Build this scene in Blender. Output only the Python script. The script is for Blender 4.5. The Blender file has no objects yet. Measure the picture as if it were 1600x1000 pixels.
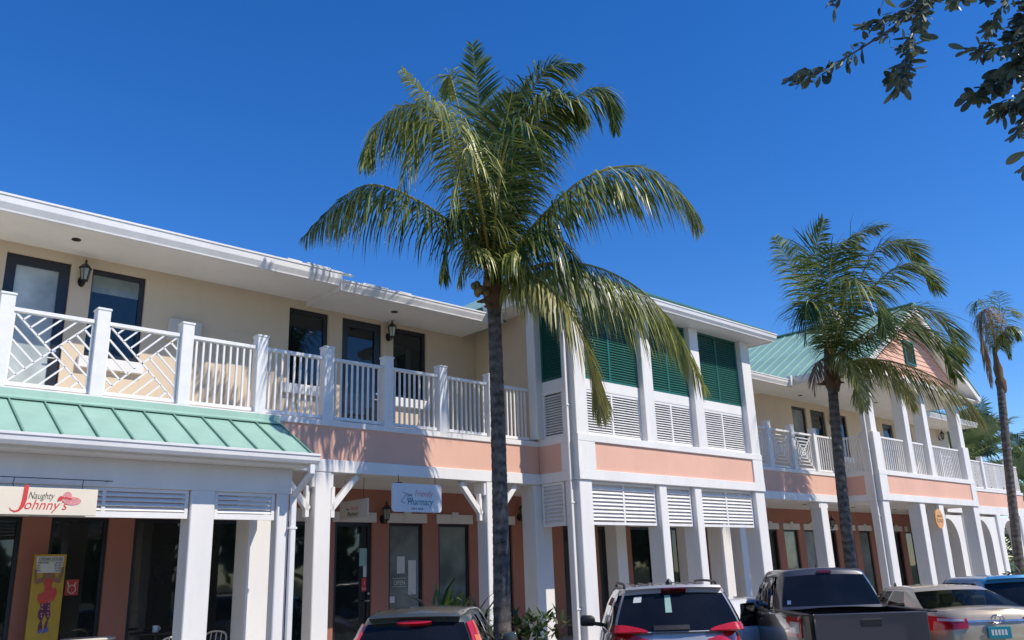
import bpy, bmesh, math, random
from mathutils import Vector, Matrix
random.seed(11)
rad = math.radians
SC = bpy.context.scene
COL = SC.collection

# ------------------------------------------------------------------ camera
CAM_H, FPX = 1.86, 1337.9
YAW, PITCH, ROLL = rad(42.93), rad(16.59), rad(2.0)
fw = Vector((math.sin(YAW)*math.cos(PITCH), math.cos(YAW)*math.cos(PITCH), math.sin(PITCH)))
r0 = Vector((math.cos(YAW), -math.sin(YAW), 0))
d0 = fw.cross(r0)
rt = math.cos(ROLL)*r0 + math.sin(ROLL)*d0
dn = -math.sin(ROLL)*r0 + math.cos(ROLL)*d0
cam = bpy.data.cameras.new('camera')
camo = bpy.data.objects.new('camera', cam)
COL.objects.link(camo)
m = Matrix.Identity(4)
for i in range(3):
    m[i][0] = rt[i]; m[i][1] = -dn[i]; m[i][2] = -fw[i]
m.translation = (0, 0, CAM_H)
camo.matrix_world = m
cam.sensor_width = 36.0
cam.lens = FPX/1600*36
cam.clip_end = 2000
SC.camera = camo

# ------------------------------------------------------------------ sky, sun, exposure
SUN = Vector((0.45, -1.0, 1.2)).normalized()
world = bpy.data.worlds.new('World')
SC.world = world
world.use_nodes = True
wn = world.node_tree
sky = wn.nodes.new('ShaderNodeTexSky')
sky.sky_type = 'NISHITA'
sky.sun_disc = False
sky.sun_elevation = math.asin(SUN.z)
sky.sun_rotation = math.atan2(SUN.x, SUN.y)
sky.altitude = 0
sky.air_density = 1.0
sky.dust_density = 0.0
sky.ozone_density = 6.0
hs = wn.nodes.new('ShaderNodeHueSaturation')
hs.inputs['Saturation'].default_value = 1.27
hs.inputs['Hue'].default_value = 0.511
wn.links.new(sky.outputs[0], hs.inputs['Color'])
wn.links.new(hs.outputs[0], wn.nodes['Background'].inputs[0])
wn.nodes['Background'].inputs[1].default_value = 0.15
sd = bpy.data.lights.new('sun', 'SUN')
sd.energy = 4.0
sd.angle = rad(0.5)
sd.color = (1.0, 0.92, 0.80)
so = bpy.data.objects.new('sun', sd)
COL.objects.link(so)
so.rotation_euler = SUN.to_track_quat('Z', 'Y').to_euler()
so.location = (10, -10, 30)
SC.view_settings.view_transform = 'Standard'
SC.view_settings.look = 'None'
SC.view_settings.exposure = 0.2
SC.view_settings.gamma = 1.0
SC.view_settings.use_curve_mapping = False
SC.render.engine = 'CYCLES'
SC.cycles.use_denoising = True
SC.cycles.max_bounces = 8
SC.cycles.transparent_max_bounces = 8


def PX(x, y, d):
    """world point seen at picture position x, y (1600 wide) at distance d along the view axis"""
    return Vector((0, 0, CAM_H)) + fw*d + rt*((x-800)/FPX*d) + dn*((y-500)/FPX*d)


# ------------------------------------------------------------------ materials
def new_mat(name):
    mt = bpy.data.materials.new(name)
    mt.use_nodes = True
    nt = mt.node_tree
    return mt, nt, nt.nodes['Principled BSDF']


def paint(name, col, rough=0.55, var=0.08, scale=3.0, bump=0.0, bscale=60, metal=0.0, spec=0.5, coat=0.0, dirt=0.0, streak=1.0):
    mt, nt, b = new_mat(name)
    N, L = nt.nodes, nt.links
    tc = N.new('ShaderNodeTexCoord')
    mp = N.new('ShaderNodeMapping')
    mp.inputs['Scale'].default_value = (1, 1, streak)
    L.new(tc.outputs['Object'], mp.inputs[0])
    nz = N.new('ShaderNodeTexNoise')
    nz.inputs['Scale'].default_value = scale
    nz.inputs['Detail'].default_value = 6
    nz.inputs['Roughness'].default_value = 0.65
    L.new(mp.outputs[0], nz.inputs['Vector'])
    mr = N.new('ShaderNodeMapRange')
    mr.inputs[1].default_value = 0.3; mr.inputs[2].default_value = 0.7
    mr.inputs[3].default_value = 1-var; mr.inputs[4].default_value = 1+var*0.6
    L.new(nz.outputs['Fac'], mr.inputs[0])
    mx = N.new('ShaderNodeMix'); mx.data_type = 'RGBA'; mx.blend_type = 'MULTIPLY'
    mx.inputs[0].default_value = 1.0
    mx.inputs[6].default_value = (*col, 1)
    L.new(mr.outputs[0], mx.inputs[7])
    out = mx.outputs[2]
    if dirt > 0:
        n2 = N.new('ShaderNodeTexNoise'); n2.inputs['Scale'].default_value = scale*2.3
        n2.inputs['Detail'].default_value = 8; n2.inputs['Roughness'].default_value = 0.75
        L.new(mp.outputs[0], n2.inputs['Vector'])
        m2 = N.new('ShaderNodeMapRange')
        m2.inputs[1].default_value = 0.55; m2.inputs[2].default_value = 0.8
        m2.inputs[3].default_value = 0; m2.inputs[4].default_value = dirt
        L.new(n2.outputs['Fac'], m2.inputs[0])
        m3 = N.new('ShaderNodeMix'); m3.data_type = 'RGBA'
        L.new(m2.outputs[0], m3.inputs[0]); L.new(out, m3.inputs[6])
        m3.inputs[7].default_value = (col[0]*0.45, col[1]*0.42, col[2]*0.38, 1)
        out = m3.outputs[2]
    L.new(out, b.inputs['Base Color'])
    rr = N.new('ShaderNodeMapRange')
    rr.inputs[3].default_value = max(0.02, rough-0.08); rr.inputs[4].default_value = min(1, rough+0.08)
    L.new(nz.outputs['Fac'], rr.inputs[0]); L.new(rr.outputs[0], b.inputs['Roughness'])
    b.inputs['Metallic'].default_value = metal
    b.inputs['Specular IOR Level'].default_value = spec
    if coat:
        b.inputs['Coat Weight'].default_value = coat
        b.inputs['Coat Roughness'].default_value = 0.04
    if bump > 0:
        n4 = N.new('ShaderNodeTexNoise'); n4.inputs['Scale'].default_value = bscale
        n4.inputs['Detail'].default_value = 5
        L.new(tc.outputs['Object'], n4.inputs['Vector'])
        bp = N.new('ShaderNodeBump'); bp.inputs['Strength'].default_value = bump
        bp.inputs['Distance'].default_value = 0.01
        L.new(n4.outputs['Fac'], bp.inputs['Height']); L.new(bp.outputs[0], b.inputs['Normal'])
    return mt


def leafmat(name, dark, light, trans=0.35, rough=0.45):
    """leaf colour varies leaf by leaf through the stored attribute 'tone'"""
    mt, nt, b = new_mat(name)
    N, L = nt.nodes, nt.links
    at = N.new('ShaderNodeAttribute'); at.attribute_name = 'tone'
    cr = N.new('ShaderNodeValToRGB')
    cr.color_ramp.elements[0].color = (*dark, 1); cr.color_ramp.elements[1].color = (*light, 1)
    L.new(at.outputs['Fac'], cr.inputs[0])
    L.new(cr.outputs[0], b.inputs['Base Color'])
    b.inputs['Roughness'].default_value = rough
    b.inputs['Specular IOR Level'].default_value = 0.6
    tr = N.new('ShaderNodeBsdfTranslucent')
    L.new(cr.outputs[0], tr.inputs['Color'])
    ms = N.new('ShaderNodeMixShader'); ms.inputs[0].default_value = trans
    L.new(b.outputs[0], ms.inputs[1]); L.new(tr.outputs[0], ms.inputs[2])
    L.new(ms.outputs[0], N['Material Output'].inputs[0])
    return mt


def glassmat(name, col, rough=0.03, spec=0.6, wavy=0.02):
    mt, nt, b = new_mat(name)
    N, L = nt.nodes, nt.links
    tc = N.new('ShaderNodeTexCoord')
    nz = N.new('ShaderNodeTexNoise'); nz.inputs['Scale'].default_value = 1.4; nz.inputs['Detail'].default_value = 3
    L.new(tc.outputs['Object'], nz.inputs['Vector'])
    cr = N.new('ShaderNodeValToRGB')
    cr.color_ramp.elements[0].position = 0.35; cr.color_ramp.elements[1].position = 0.7
    cr.color_ramp.elements[0].color = (*[c*0.6 for c in col], 1); cr.color_ramp.elements[1].color = (*[c*1.3 for c in col], 1)
    L.new(nz.outputs['Fac'], cr.inputs[0]); L.new(cr.outputs[0], b.inputs['Base Color'])
    b.inputs['Roughness'].default_value = rough
    b.inputs['Specular IOR Level'].default_value = spec
    n2 = N.new('ShaderNodeTexNoise'); n2.inputs['Scale'].default_value = 0.9
    L.new(tc.outputs['Object'], n2.inputs['Vector'])
    bp = N.new('ShaderNodeBump'); bp.inputs['Strength'].default_value = wavy; bp.inputs['Distance'].default_value = 0.3
    L.new(n2.outputs['Fac'], bp.inputs['Height']); L.new(bp.outputs[0], b.inputs['Normal'])
    return mt


M = {}
M['white'] = paint('white_paint', (0.81, 0.785, 0.745), 0.55, 0.07, 1.6, 0.12, 90, dirt=0.24, streak=0.25)
M['rail'] = paint('white_rail_paint', (0.82, 0.80, 0.775), 0.45, 0.07, 5, dirt=0.2)
M['gutter'] = paint('white_gutter_metal', (0.78, 0.77, 0.75), 0.4, 0.08, 2.5, dirt=0.22, streak=0.6)
M['soffit'] = paint('soffit_paint', (0.86, 0.84, 0.79), 0.7, 0.06, 1.2, 0.06, 40, dirt=0.12)
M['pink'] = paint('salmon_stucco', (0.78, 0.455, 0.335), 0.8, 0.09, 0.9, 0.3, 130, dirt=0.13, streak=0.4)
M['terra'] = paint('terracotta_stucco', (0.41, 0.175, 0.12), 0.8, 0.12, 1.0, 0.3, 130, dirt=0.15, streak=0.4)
M['beige'] = paint('beige_stucco', (0.70, 0.565, 0.41), 0.8, 0.08, 0.9, 0.3, 130, dirt=0.12, streak=0.35)
M['roof'] = paint('green_metal_roof', (0.31, 0.50, 0.405), 0.45, 0.16, 1.3, dirt=0.22, spec=0.4, streak=0.4)
M['seam'] = paint('green_roof_seam', (0.17, 0.33, 0.26), 0.42, 0.08, 2)
M['shutter'] = paint('green_shutter_paint', (0.012, 0.125, 0.10), 0.4, 0.10, 3)
M['frame'] = paint('black_frame_paint', (0.012, 0.013, 0.018), 0.35, 0.1, 4)
M['lintel'] = paint('lintel_stucco', (0.70, 0.66, 0.60), 0.8, 0.07, 3, 0.2, 100, dirt=0.1)
M['black'] = paint('black_iron', (0.012, 0.012, 0.013), 0.4, 0.1, 8)
M['glass'] = glassmat('dark_glass', (0.012, 0.017, 0.017))
M['blind'] = glassmat('glass_over_blind', (0.20, 0.235, 0.215), 0.06, 0.5)
M['pale'] = glassmat('glass_frosted', (0.42, 0.47, 0.46), 0.12, 0.5)
M['lampglass'] = glassmat('lantern_glass', (0.25, 0.25, 0.22), 0.1, 0.6)
M['concrete'] = paint('walkway_concrete', (0.40, 0.38, 0.35), 0.85, 0.12, 1.5, 0.3, 60, dirt=0.25)
M['pale_lot'] = paint('lot_concrete', (0.26, 0.24, 0.215), 0.9, 0.25, 2.0, 0.6, 160, dirt=0.2)  # unseen lot surface made pale to bounce light into the shaded arcade
M['line'] = paint('road_marking_paint', (0.7, 0.7, 0.66), 0.7, 0.15, 6, dirt=0.4)
M['deck'] = paint('balcony_deck_pale', (0.72, 0.69, 0.62), 0.8, 0.1, 1.5, 0.2, 60, dirt=0.2)  # unseen deck made pale so it bounces sunlight up onto the soffit
M['soil'] = paint('soil', (0.09, 0.06, 0.04), 0.95, 0.3, 6, 0.8, 50)
M['grass'] = paint('lawn', (0.06, 0.10, 0.03), 0.95, 0.3, 0.5, 0.6, 50)
M['palm'] = leafmat('palm_leaflet', (0.020, 0.072, 0.012), (0.56, 0.56, 0.16), 0.30, 0.36)  # bright end lifted to paint in glints, dark end deepened for shade contrast
M['palmy'] = leafmat('palm_leaflet_yellowing', (0.15, 0.17, 0.035), (0.55, 0.47, 0.14), 0.3)
M['palmd'] = leafmat('palm_leaflet_dry', (0.17, 0.10, 0.055), (0.40, 0.28, 0.17), 0.15, 0.8)
M['rachis'] = paint('palm_rachis', (0.40, 0.34, 0.08), 0.5, 0.15, 5)
M['rachisd'] = paint('palm_rachis_dry', (0.33, 0.20, 0.09), 0.7, 0.2, 5)
M['fibre'] = paint('palm_fibre', (0.16, 0.09, 0.05), 0.95, 0.35, 9, 0.8, 40)
M['coco'] = paint('coconut_husk', (0.20, 0.15, 0.04), 0.5, 0.25, 6)
M['fan'] = leafmat('fan_leaf', (0.05, 0.10, 0.045), (0.26, 0.33, 0.13), 0.25, 0.32)
M['broad'] = leafmat('broad_leaf', (0.045, 0.07, 0.05), (0.16, 0.20, 0.13), 0.25, 0.4)
M['bush'] = leafmat('shrub_leaf', (0.03, 0.07, 0.018), (0.18, 0.24, 0.05), 0.25)
M['bark'] = paint('bark', (0.12, 0.09, 0.07), 0.95, 0.3, 8, 0.8, 30)
M['cream'] = paint('sign_cream', (0.78, 0.70, 0.56), 0.5, 0.05, 2)
M['signw'] = paint('sign_white', (0.74, 0.74, 0.74), 0.5, 0.06, 3)
M['signg'] = paint('sign_greige', (0.62, 0.58, 0.50), 0.5, 0.06, 3)
M['red'] = paint('print_red', (0.62, 0.05, 0.05), 0.5, 0.1, 10)
M['rose'] = paint('print_rose', (0.72, 0.30, 0.30), 0.5, 0.35, 60)
M['ink'] = paint('print_ink', (0.10, 0.10, 0.07), 0.5, 0.1, 10)
M['teal'] = paint('print_teal', (0.02, 0.20, 0.26), 0.5, 0.1, 10)
M['gold'] = paint('board_gold', (0.50, 0.32, 0.025), 0.5, 0.1, 5)
M['skin'] = paint('print_brown', (0.26, 0.15, 0.07), 0.6, 0.15, 20)
M['dress'] = paint('print_dress', (0.58, 0.07, 0.05), 0.6, 0.2, 20)
M['purple'] = paint('print_purple', (0.14, 0.03, 0.07), 0.6, 0.2, 20)
M['blue'] = paint('print_blue', (0.10, 0.12, 0.40), 0.6, 0.2, 20)
M['wood'] = paint('sign_wood', (0.72, 0.36, 0.13), 0.55, 0.25, 6, 0.1, 30, streak=6)
M['paper'] = paint('paper', (0.62, 0.63, 0.60), 0.7, 0.06, 12)
M['paperg'] = paint('paper_green', (0.30, 0.48, 0.42), 0.7, 0.1, 12)
M['tyre'] = paint('tyre_rubber', (0.02, 0.02, 0.02), 0.85, 0.1, 20)
M['rim'] = paint('rim_alloy', (0.5, 0.5, 0.52), 0.3, 0.1, 8, metal=0.9)
M['chrome'] = paint('chrome', (0.60, 0.60, 0.60), 0.28, 0.03, 8, metal=1.0)
M['plastic'] = paint('black_plastic', (0.014, 0.014, 0.016), 0.45, 0.1, 10)
M['cglass'] = glassmat('car_glass', (0.010, 0.011, 0.013), 0.03, 0.35, 0.0)
def clearglass(name, tint):
    mt, nt, b = new_mat(name)
    N, L = nt.nodes, nt.links
    b.inputs['Base Color'].default_value = (0.01, 0.012, 0.012, 1); b.inputs['Roughness'].default_value = 0.02
    tr = N.new('ShaderNodeBsdfTransparent'); tr.inputs[0].default_value = (*tint, 1)
    fr = N.new('ShaderNodeFresnel'); fr.inputs[0].default_value = 1.5
    ad = N.new('ShaderNodeMath'); ad.operation = 'ADD'; ad.inputs[1].default_value = 0.12
    L.new(fr.outputs[0], ad.inputs[0])
    ms = N.new('ShaderNodeMixShader')
    L.new(ad.outputs[0], ms.inputs[0]); L.new(tr.outputs[0], ms.inputs[1]); L.new(b.outputs[0], ms.inputs[2])
    L.new(ms.outputs[0], N['Material Output'].inputs[0])
    return mt


M['cglass2'] = clearglass('car_glass_clear', (0.42, 0.50, 0.47))
M['seat'] = paint('seat_cloth', (0.22, 0.20, 0.17), 0.9, 0.15, 10)
M['lamp'] = paint('lamp_red', (0.50, 0.012, 0.014), 0.12, 0.15, 12, coat=1.0)
M['lampd'] = paint('lamp_dark_red', (0.10, 0.008, 0.01), 0.15, 0.15, 12, coat=1.0)
M['lampo'] = paint('lamp_orange', (0.75, 0.20, 0.04), 0.12, 0.15, 12, coat=1.0)
M['lampc'] = paint('lamp_clear', (0.6, 0.58, 0.58), 0.12, 0.2, 30, coat=1.0)
M['plate'] = paint('plate_teal', (0.01, 0.24, 0.30), 0.4, 0.1, 10)


def carpaint(n, c, metal=0.35, rough=0.32):
    return paint(n, c, rough, 0.04, 2, metal=metal, coat=0.9)


def trunkmat(name, dark, light, ringscale):
    mt, nt, b = new_mat(name)
    N, L = nt.nodes, nt.links
    tc = N.new('ShaderNodeTexCoord')
    wv = N.new('ShaderNodeTexWave'); wv.bands_direction = 'Z'
    wv.inputs['Scale'].default_value = ringscale; wv.inputs['Distortion'].default_value = 6
    wv.inputs['Detail'].default_value = 4; wv.inputs['Detail Scale'].default_value = 1.5
    L.new(tc.outputs['Object'], wv.inputs['Vector'])
    nz = N.new('ShaderNodeTexNoise'); nz.inputs['Scale'].default_value = 9; nz.inputs['Detail'].default_value = 8
    nz.inputs['Roughness'].default_value = 0.75
    L.new(tc.outputs['Object'], nz.inputs['Vector'])
    ad = N.new('ShaderNodeMath'); ad.operation = 'MULTIPLY_ADD'
    L.new(wv.outputs['Fac'], ad.inputs[0]); ad.inputs[1].default_value = 0.13
    L.new(nz.outputs['Fac'], ad.inputs[2])
    cr = N.new('ShaderNodeValToRGB')
    cr.color_ramp.elements[0].position = 0.38; cr.color_ramp.elements[1].position = 0.82
    cr.color_ramp.elements[0].color = (*dark, 1); cr.color_ramp.elements[1].color = (*light, 1)
    L.new(ad.outputs[0], cr.inputs[0]); L.new(cr.outputs[0], b.inputs['Base Color'])
    b.inputs['Roughness'].default_value = 0.9
    bp = N.new('ShaderNodeBump'); bp.inputs['Strength'].default_value = 0.9; bp.inputs['Distance'].default_value = 0.03
    L.new(ad.outputs[0], bp.inputs['Height']); L.new(bp.outputs[0], b.inputs['Normal'])
    return mt


M['trunk'] = trunkmat('palm_trunk_bark', (0.035, 0.029, 0.025), (0.25, 0.215, 0.185), 1.6)


# ------------------------------------------------------------------ building blocks
def link(o, parent=None):
    COL.objects.link(o)
    if parent is not None:
        o.parent = parent
    return o


def empty(name, loc=(0, 0, 0), rz=0.0):
    o = bpy.data.objects.new(name, None)
    o.empty_display_size = 0.2
    o.location = loc
    o.rotation_euler = (0, 0, rz)
    return link(o)


def tag(o, label, cat=None, group=None, kind=None):
    o['label'] = label
    if cat: o['category'] = cat
    if group: o['group'] = group
    if kind: o['kind'] = kind
    return o


class MB:
    def __init__(s):
        s.v = []; s.f = []; s.t = None

    def add(s, vs, fs):
        n = len(s.v)
        s.v += [tuple(p) for p in vs]
        s.f += [tuple(i+n for i in f) for f in fs]

    def box(s, x0, x1, y0, y1, z0, z1):
        s.add([(x0, y0, z0), (x1, y0, z0), (x1, y1, z0), (x0, y1, z0), (x0, y0, z1), (x1, y0, z1), (x1, y1, z1), (x0, y1, z1)],
              [(0, 3, 2, 1), (4, 5, 6, 7), (0, 1, 5, 4), (1, 2, 6, 5), (2, 3, 7, 6), (3, 0, 4, 7)])
        return s

    def beam(s, a, b, w, t, up=(0, 1, 0)):
        """rectangular bar from a to b, width w across, t along up"""
        a = Vector(a); b = Vector(b); d = (b-a).normalized(); u = Vector(up)
        u = (u-d*u.dot(d)).normalized(); c = d.cross(u)
        vs = []
        for p in (a, b):
            for i, j in ((-1, -1), (1, -1), (1, 1), (-1, 1)):
                vs.append(p+c*(i*w/2)+u*(j*t/2))
        s.add(vs, [(0, 3, 2, 1), (4, 5, 6, 7), (0, 1, 5, 4), (1, 2, 6, 5), (2, 3, 7, 6), (3, 0, 4, 7)])
        return s

    def tube(s, pts, rs, n=8, cap=True):
        pts = [Vector(p) for p in pts]
        if not isinstance(rs, (list, tuple)): rs = [rs]*len(pts)
        k = len(s.v); prev = None
        for i, p in enumerate(pts):
            d = (pts[min(i+1, len(pts)-1)]-pts[max(i-1, 0)]).normalized()
            if prev is None:
                u = Vector((0, 0, 1)).cross(d)
                if u.length < 1e-3: u = Vector((1, 0, 0))
                u.normalize()
            else:
                u = (prev-d*prev.dot(d)).normalized()
            prev = u; w = d.cross(u)
            for j in range(n):
                a = 2*math.pi*j/n
                s.v.append(tuple(p+(u*math.cos(a)+w*math.sin(a))*rs[i]))
        for i in range(len(pts)-1):
            for j in range(n):
                a = k+i*n+j; b2 = k+i*n+(j+1) % n
                s.f.append((a, b2, b2+n, a+n))
        if cap:
            s.f.append(tuple(k+j for j in reversed(range(n))))
            s.f.append(tuple(k+(len(pts)-1)*n+j for j in range(n)))
        return s

    def lathe(s, prof, n=12, c=(0, 0, 0)):
        """prof: list of (r, z)"""
        k = len(s.v)
        for r, z in prof:
            for j in range(n):
                a = 2*math.pi*j/n
                s.v.append((c[0]+r*math.cos(a), c[1]+r*math.sin(a), c[2]+z))
        for i in range(len(prof)-1):
            for j in range(n):
                a = k+i*n+j; b = k+i*n+(j+1) % n
                s.f.append((a, b, b+n, a+n))
        s.f.append(tuple(k+j for j in reversed(range(n))))
        s.f.append(tuple(k+(len(prof)-1)*n+j for j in range(n)))
        return s

    def prism(s, poly, a, b, axis='y'):
        """polygon of (u, v) extruded from a to b; axis y: u=x v=z; axis x: u=y v=z; axis z: u=x v=y"""
        n = len(poly); k = len(s.v)
        for h in (a, b):
            for u, v in poly:
                s.v.append((u, h, v) if axis == 'y' else ((h, u, v) if axis == 'x' else (u, v, h)))
        s.f.append(tuple(k+i for i in range(n)))
        s.f.append(tuple(k+n+i for i in reversed(range(n))))
        for i in range(n):
            j = (i+1) % n
            s.f.append((k+i, k+n+i, k+n+j, k+j))
        return s

    def mesh(s, name, mat, smooth=None, bevel=0.0, fix=True):
        me = bpy.data.meshes.new(name)
        me.from_pydata(s.v, [], s.f)
        if s.t is not None:
            at = me.attributes.new('tone', 'FLOAT', 'POINT')
            at.data.foreach_set('value', s.t)
        if fix or bevel:
            bm = bmesh.new(); bm.from_mesh(me)
            if fix: bmesh.ops.recalc_face_normals(bm, faces=bm.faces)
            if bevel:
                es = [e for e in bm.edges if len(e.link_faces) == 2 and e.calc_face_angle(0) > 0.6]
                bmesh.ops.bevel(bm, geom=es, offset=bevel, segments=1, affect='EDGES', clamp_overlap=True)
            bm.to_mesh(me); bm.free()
        if smooth is not None:
            for p in me.polygons: p.use_smooth = True
            if smooth < 179: me.set_sharp_from_angle(angle=rad(smooth))
        if isinstance(mat, (list, tuple)):
            for q in mat: me.materials.append(q)
        else:
            me.materials.append(mat)
        return me

    def build(s, name, mat, parent=None, smooth=None, bevel=0.0, fix=True):
        return link(bpy.data.objects.new(name, s.mesh(name, mat, smooth, bevel, fix)), parent)


def box(name, x0, x1, y0, y1, z0, z1, mat, parent=None, bevel=0.0):
    return MB().box(x0, x1, y0, y1, z0, z1).build(name, M[mat], parent, bevel=bevel, fix=False)


def place(name, me, loc, parent=None, rot=None, scale=None):
    o = bpy.data.objects.new(name, me)
    o.location = loc
    if rot: o.rotation_euler = rot
    if scale: o.scale = scale
    return link(o, parent)


def copy_tree(o, parent=None):
    c = o.copy(); COL.objects.link(c); c.parent = parent
    for ch in list(o.children):
        copy_tree(ch, c)
    return c


def structure(o):
    o['kind'] = 'structure'
    return o


# ------------------------------------------------------------------ setting
YB, YC, YW = 12.5, 11.42, 14.6          # fascia, projecting fronts, shop wall
FLOOR, DECK = 0.46, 4.38
g = MB(); g.add([(-900, -900, -0.02), (900, -900, -0.02), (900, 900, -0.02), (-900, 900, -0.02)], [(0, 1, 2, 3)])
structure(g.build('ground', M['grass'], fix=False))
g = MB(); g.add([(-40, -16, 0), (60, -16, 0), (60, 10.1, 0), (-40, 10.1, 0)], [(0, 1, 2, 3)])
lot = structure(g.build('parking_lot', M['pale_lot'], fix=False))
for k in range(8):
    x = -1.6+k*3.76
    q = MB(); a = Vector((x, 4.6, 0.004)); h = Vector((0.719, 0.695, 0)); n = Vector((0.695, -0.719, 0))*0.05
    b = a+h*5.6
    q.add([a-n, a+n, b+n, b-n], [(0, 1, 2, 3)])
    q.build('parking_line', M['line'], lot, fix=False)
structure(box('kerb', -40, 60, 10.1, 10.28, -0.01, 0.14, 'concrete', bevel=0.02))
structure(box('planting_bed', -40, 60, 10.28, 11.05, -0.01, 0.12, 'soil'))
structure(box('walkway', -4, 42, 11.05, 14.75, -0.01, FLOOR, 'concrete', bevel=0.015))

# ------------------------------------------------------------------ the building
BLD = empty('shopping_building', (0, 0, 0))
tag(BLD, 'long two storey building in white, salmon and beige with green metal roofs and balconies', 'building')
XL, XR = -3.0, 41.0


def bb(name, x0, x1, y0, y1, z0, z1, mat='white', bevel=0.006, parent=None):
    return box(name, x0, x1, y0, y1, z0, z1, mat, parent or BLD, bevel)


MOD = 1.2365
# --- lower shop wall with openings
W0, WW, WHEAD = 10.04, 0.84, 2.945
kmin, kmax = -11, 22
opens = [(W0+MOD*k, W0+MOD*k+WW, k) for k in range(kmin, kmax+1)]
edges = [XL]+[e for o in opens for e in o[:2]]+[39.3]
for i in range(0, len(edges), 2):
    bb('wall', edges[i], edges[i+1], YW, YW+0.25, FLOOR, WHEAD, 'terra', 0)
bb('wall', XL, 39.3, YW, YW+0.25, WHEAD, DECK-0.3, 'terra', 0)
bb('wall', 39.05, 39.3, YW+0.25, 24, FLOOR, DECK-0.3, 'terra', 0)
DOORS = {-1: 'glass', -7: 'glass', 4: 'glass', 14: 'glass', 9: 'glass'}
BLINDS = {0: 'blind', 1: 'blind', 2: 'blind', 12: 'blind', 13: 'blind', 16: 'blind'}


def opening(x0, x1, z0, z1, yface, pane, door=False, fr=0.055, name=None, slim=None, blind=False):
    """frame + pane (+ handle) set into the wall"""
    f = MB(); y0, y1 = yface+0.05, yface+0.14
    if slim is None: slim = fr
    f.box(x0, x0+slim, y0, y1, z0, z1); f.box(x1-fr, x1, y0, y1, z0, z1)
    f.box(x0+slim, x1-fr, y0, y1, z1-fr, z1)
    zb = z0+(0.22 if door else fr)
    f.box(x0+slim, x1-fr, y0, y1, z0, zb)
    o = f.build(name or ('door' if door else 'window'), M['frame'], BLD, fix=False)
    zt = z1-fr
    if blind:
        zt = z1-fr-0.2*(z1-z0)
        box('blind', x0+slim, x1-fr, y0+0.03, y0+0.05, zt, z1-fr, 'blind', o)
    box('pane', x0+slim, x1-fr, y0+0.03, y0+0.05, zb, zt, pane, o)
    if door:
        h = MB(); hz = z0+1.02; hx = x1-fr*0.6
        h.tube([(hx, y0, hz), (hx, y0-0.05, hz), (hx-0.11, y0-0.05, hz)], 0.012, 6)
        h.build('handle', M['chrome'], o, smooth=40)
        MB().tube([(hx, y0, hz+0.13), (hx, y0-0.02, hz+0.13)], 0.024, 8).build('lock', M['chrome'], o, smooth=40)
    return o


for x0, x1, k in opens:
    opening(x0, x1, FLOOR+0.005, WHEAD, YW, DOORS.get(k) or BLINDS.get(k, 'glass'), k in DOORS, 0.075 if k in DOORS else 0.06)
    l = MB(); l.box(x0-0.07, x1+0.07, YW-0.05, YW, WHEAD, WHEAD+0.19)
    l.box((x0+x1)/2-0.085, (x0+x1)/2+0.085, YW-0.065, YW, WHEAD+0.002, WHEAD+0.24)
    l.build('lintel', M['lintel'], BLD, bevel=0.008, fix=False)

# --- deck / balcony slab with fascia; ceiling over the walkway
bb('ceiling', XL, 40.5, YB+0.06, YW, 3.585, 3.64, 'soffit', 0)
bb('balcony_floor', XL, 40.5, YB+0.1, YW, 3.64, DECK, 'deck', 0)


def fascia(x0, x1, yf, zb=3.585, zt=4.445):
    bb('fascia_band', x0, x1, yf-0.03, yf+0.06, zb, 3.79)
    bb('fascia_panel', x0, x1, yf, yf+0.05, 3.79, 4.345, 'pink', 0)
    bb('fascia_band', x0, x1, yf-0.03, yf+0.10, 4.345, zt)


fascia(XL, 12.24, YB); fascia(18.80, 25.06, YB); fascia(32.36, 40.5, YB, 3.49)

# --- upper wall
UW = [  # (x0, x1, kind, pane)
    (2.76, 3.71, 'door', 'pale'), (4.04, 4.92, 'win', 'glass'), (7.67, 8.54, 'win', 'glass'), (8.86, 9.82, 'door', 'glass'),
    (10.11, 10.98, 'win', 'glass'), (13.78, 14.7, 'door', 'glass'), (26.29, 27.21, 'win', 'blind'), (27.51, 28.53, 'door', 'glass'),
    (29.2, 30.1, 'win', 'glass'), (33.0, 33.9, 'door', 'glass'), (34.7, 35.6, 'win', 'glass'), (36.6, 37.4, 'door', 'glass')]
UXR = 39.3
UHEAD, USILL = 7.03, 5.50
x = XL
for x0, x1, kd, pn in UW:
    bb('wall', x, x0, YW, YW+0.25, DECK, UHEAD, 'beige', 0)
    if kd == 'win':
        bb('wall', x0, x1, YW, YW+0.25, DECK, USILL, 'beige', 0)
        opening(x0, x1, USILL+0.003, UHEAD, YW, pn, False, 0.085, slim=0.03, blind=x0 < 6)
        bb('window_sill', x0-0.09, x1+0.06, YW-0.09, YW+0.05, USILL-0.19, USILL+0.0, 'white')
    else:
        opening(x0, x1, DECK+0.005, UHEAD, YW, pn, True, 0.16)
    x = x1
bb('wall', x, UXR, YW, YW+0.25, DECK, UHEAD, 'beige', 0)
bb('wall', XL, UXR, YW, YW+0.25, UHEAD, 7.5, 'beige', 0)
bb('wall', UXR-0.25, UXR, YW+0.25, 24, DECK, 7.5, 'beige', 0)
bb('wall', XL, UXR, 24, 24.25, 0, 7.5, 'beige', 0)
bb('wall', XL, XL+0.25, YW+0.25, 24, FLOOR, 7.5, 'beige', 0)
bb('meter_box', 5.34, 5.92, YW-0.10, YW, 5.98, 6.37, 'signg')
bb('access_panel', 6.45, 7.25, YW-0.02, YW, 4.9, 6.36, 'beige', 0.004)

# --- soffits, gutters and roofs
YE = 13.4


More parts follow.
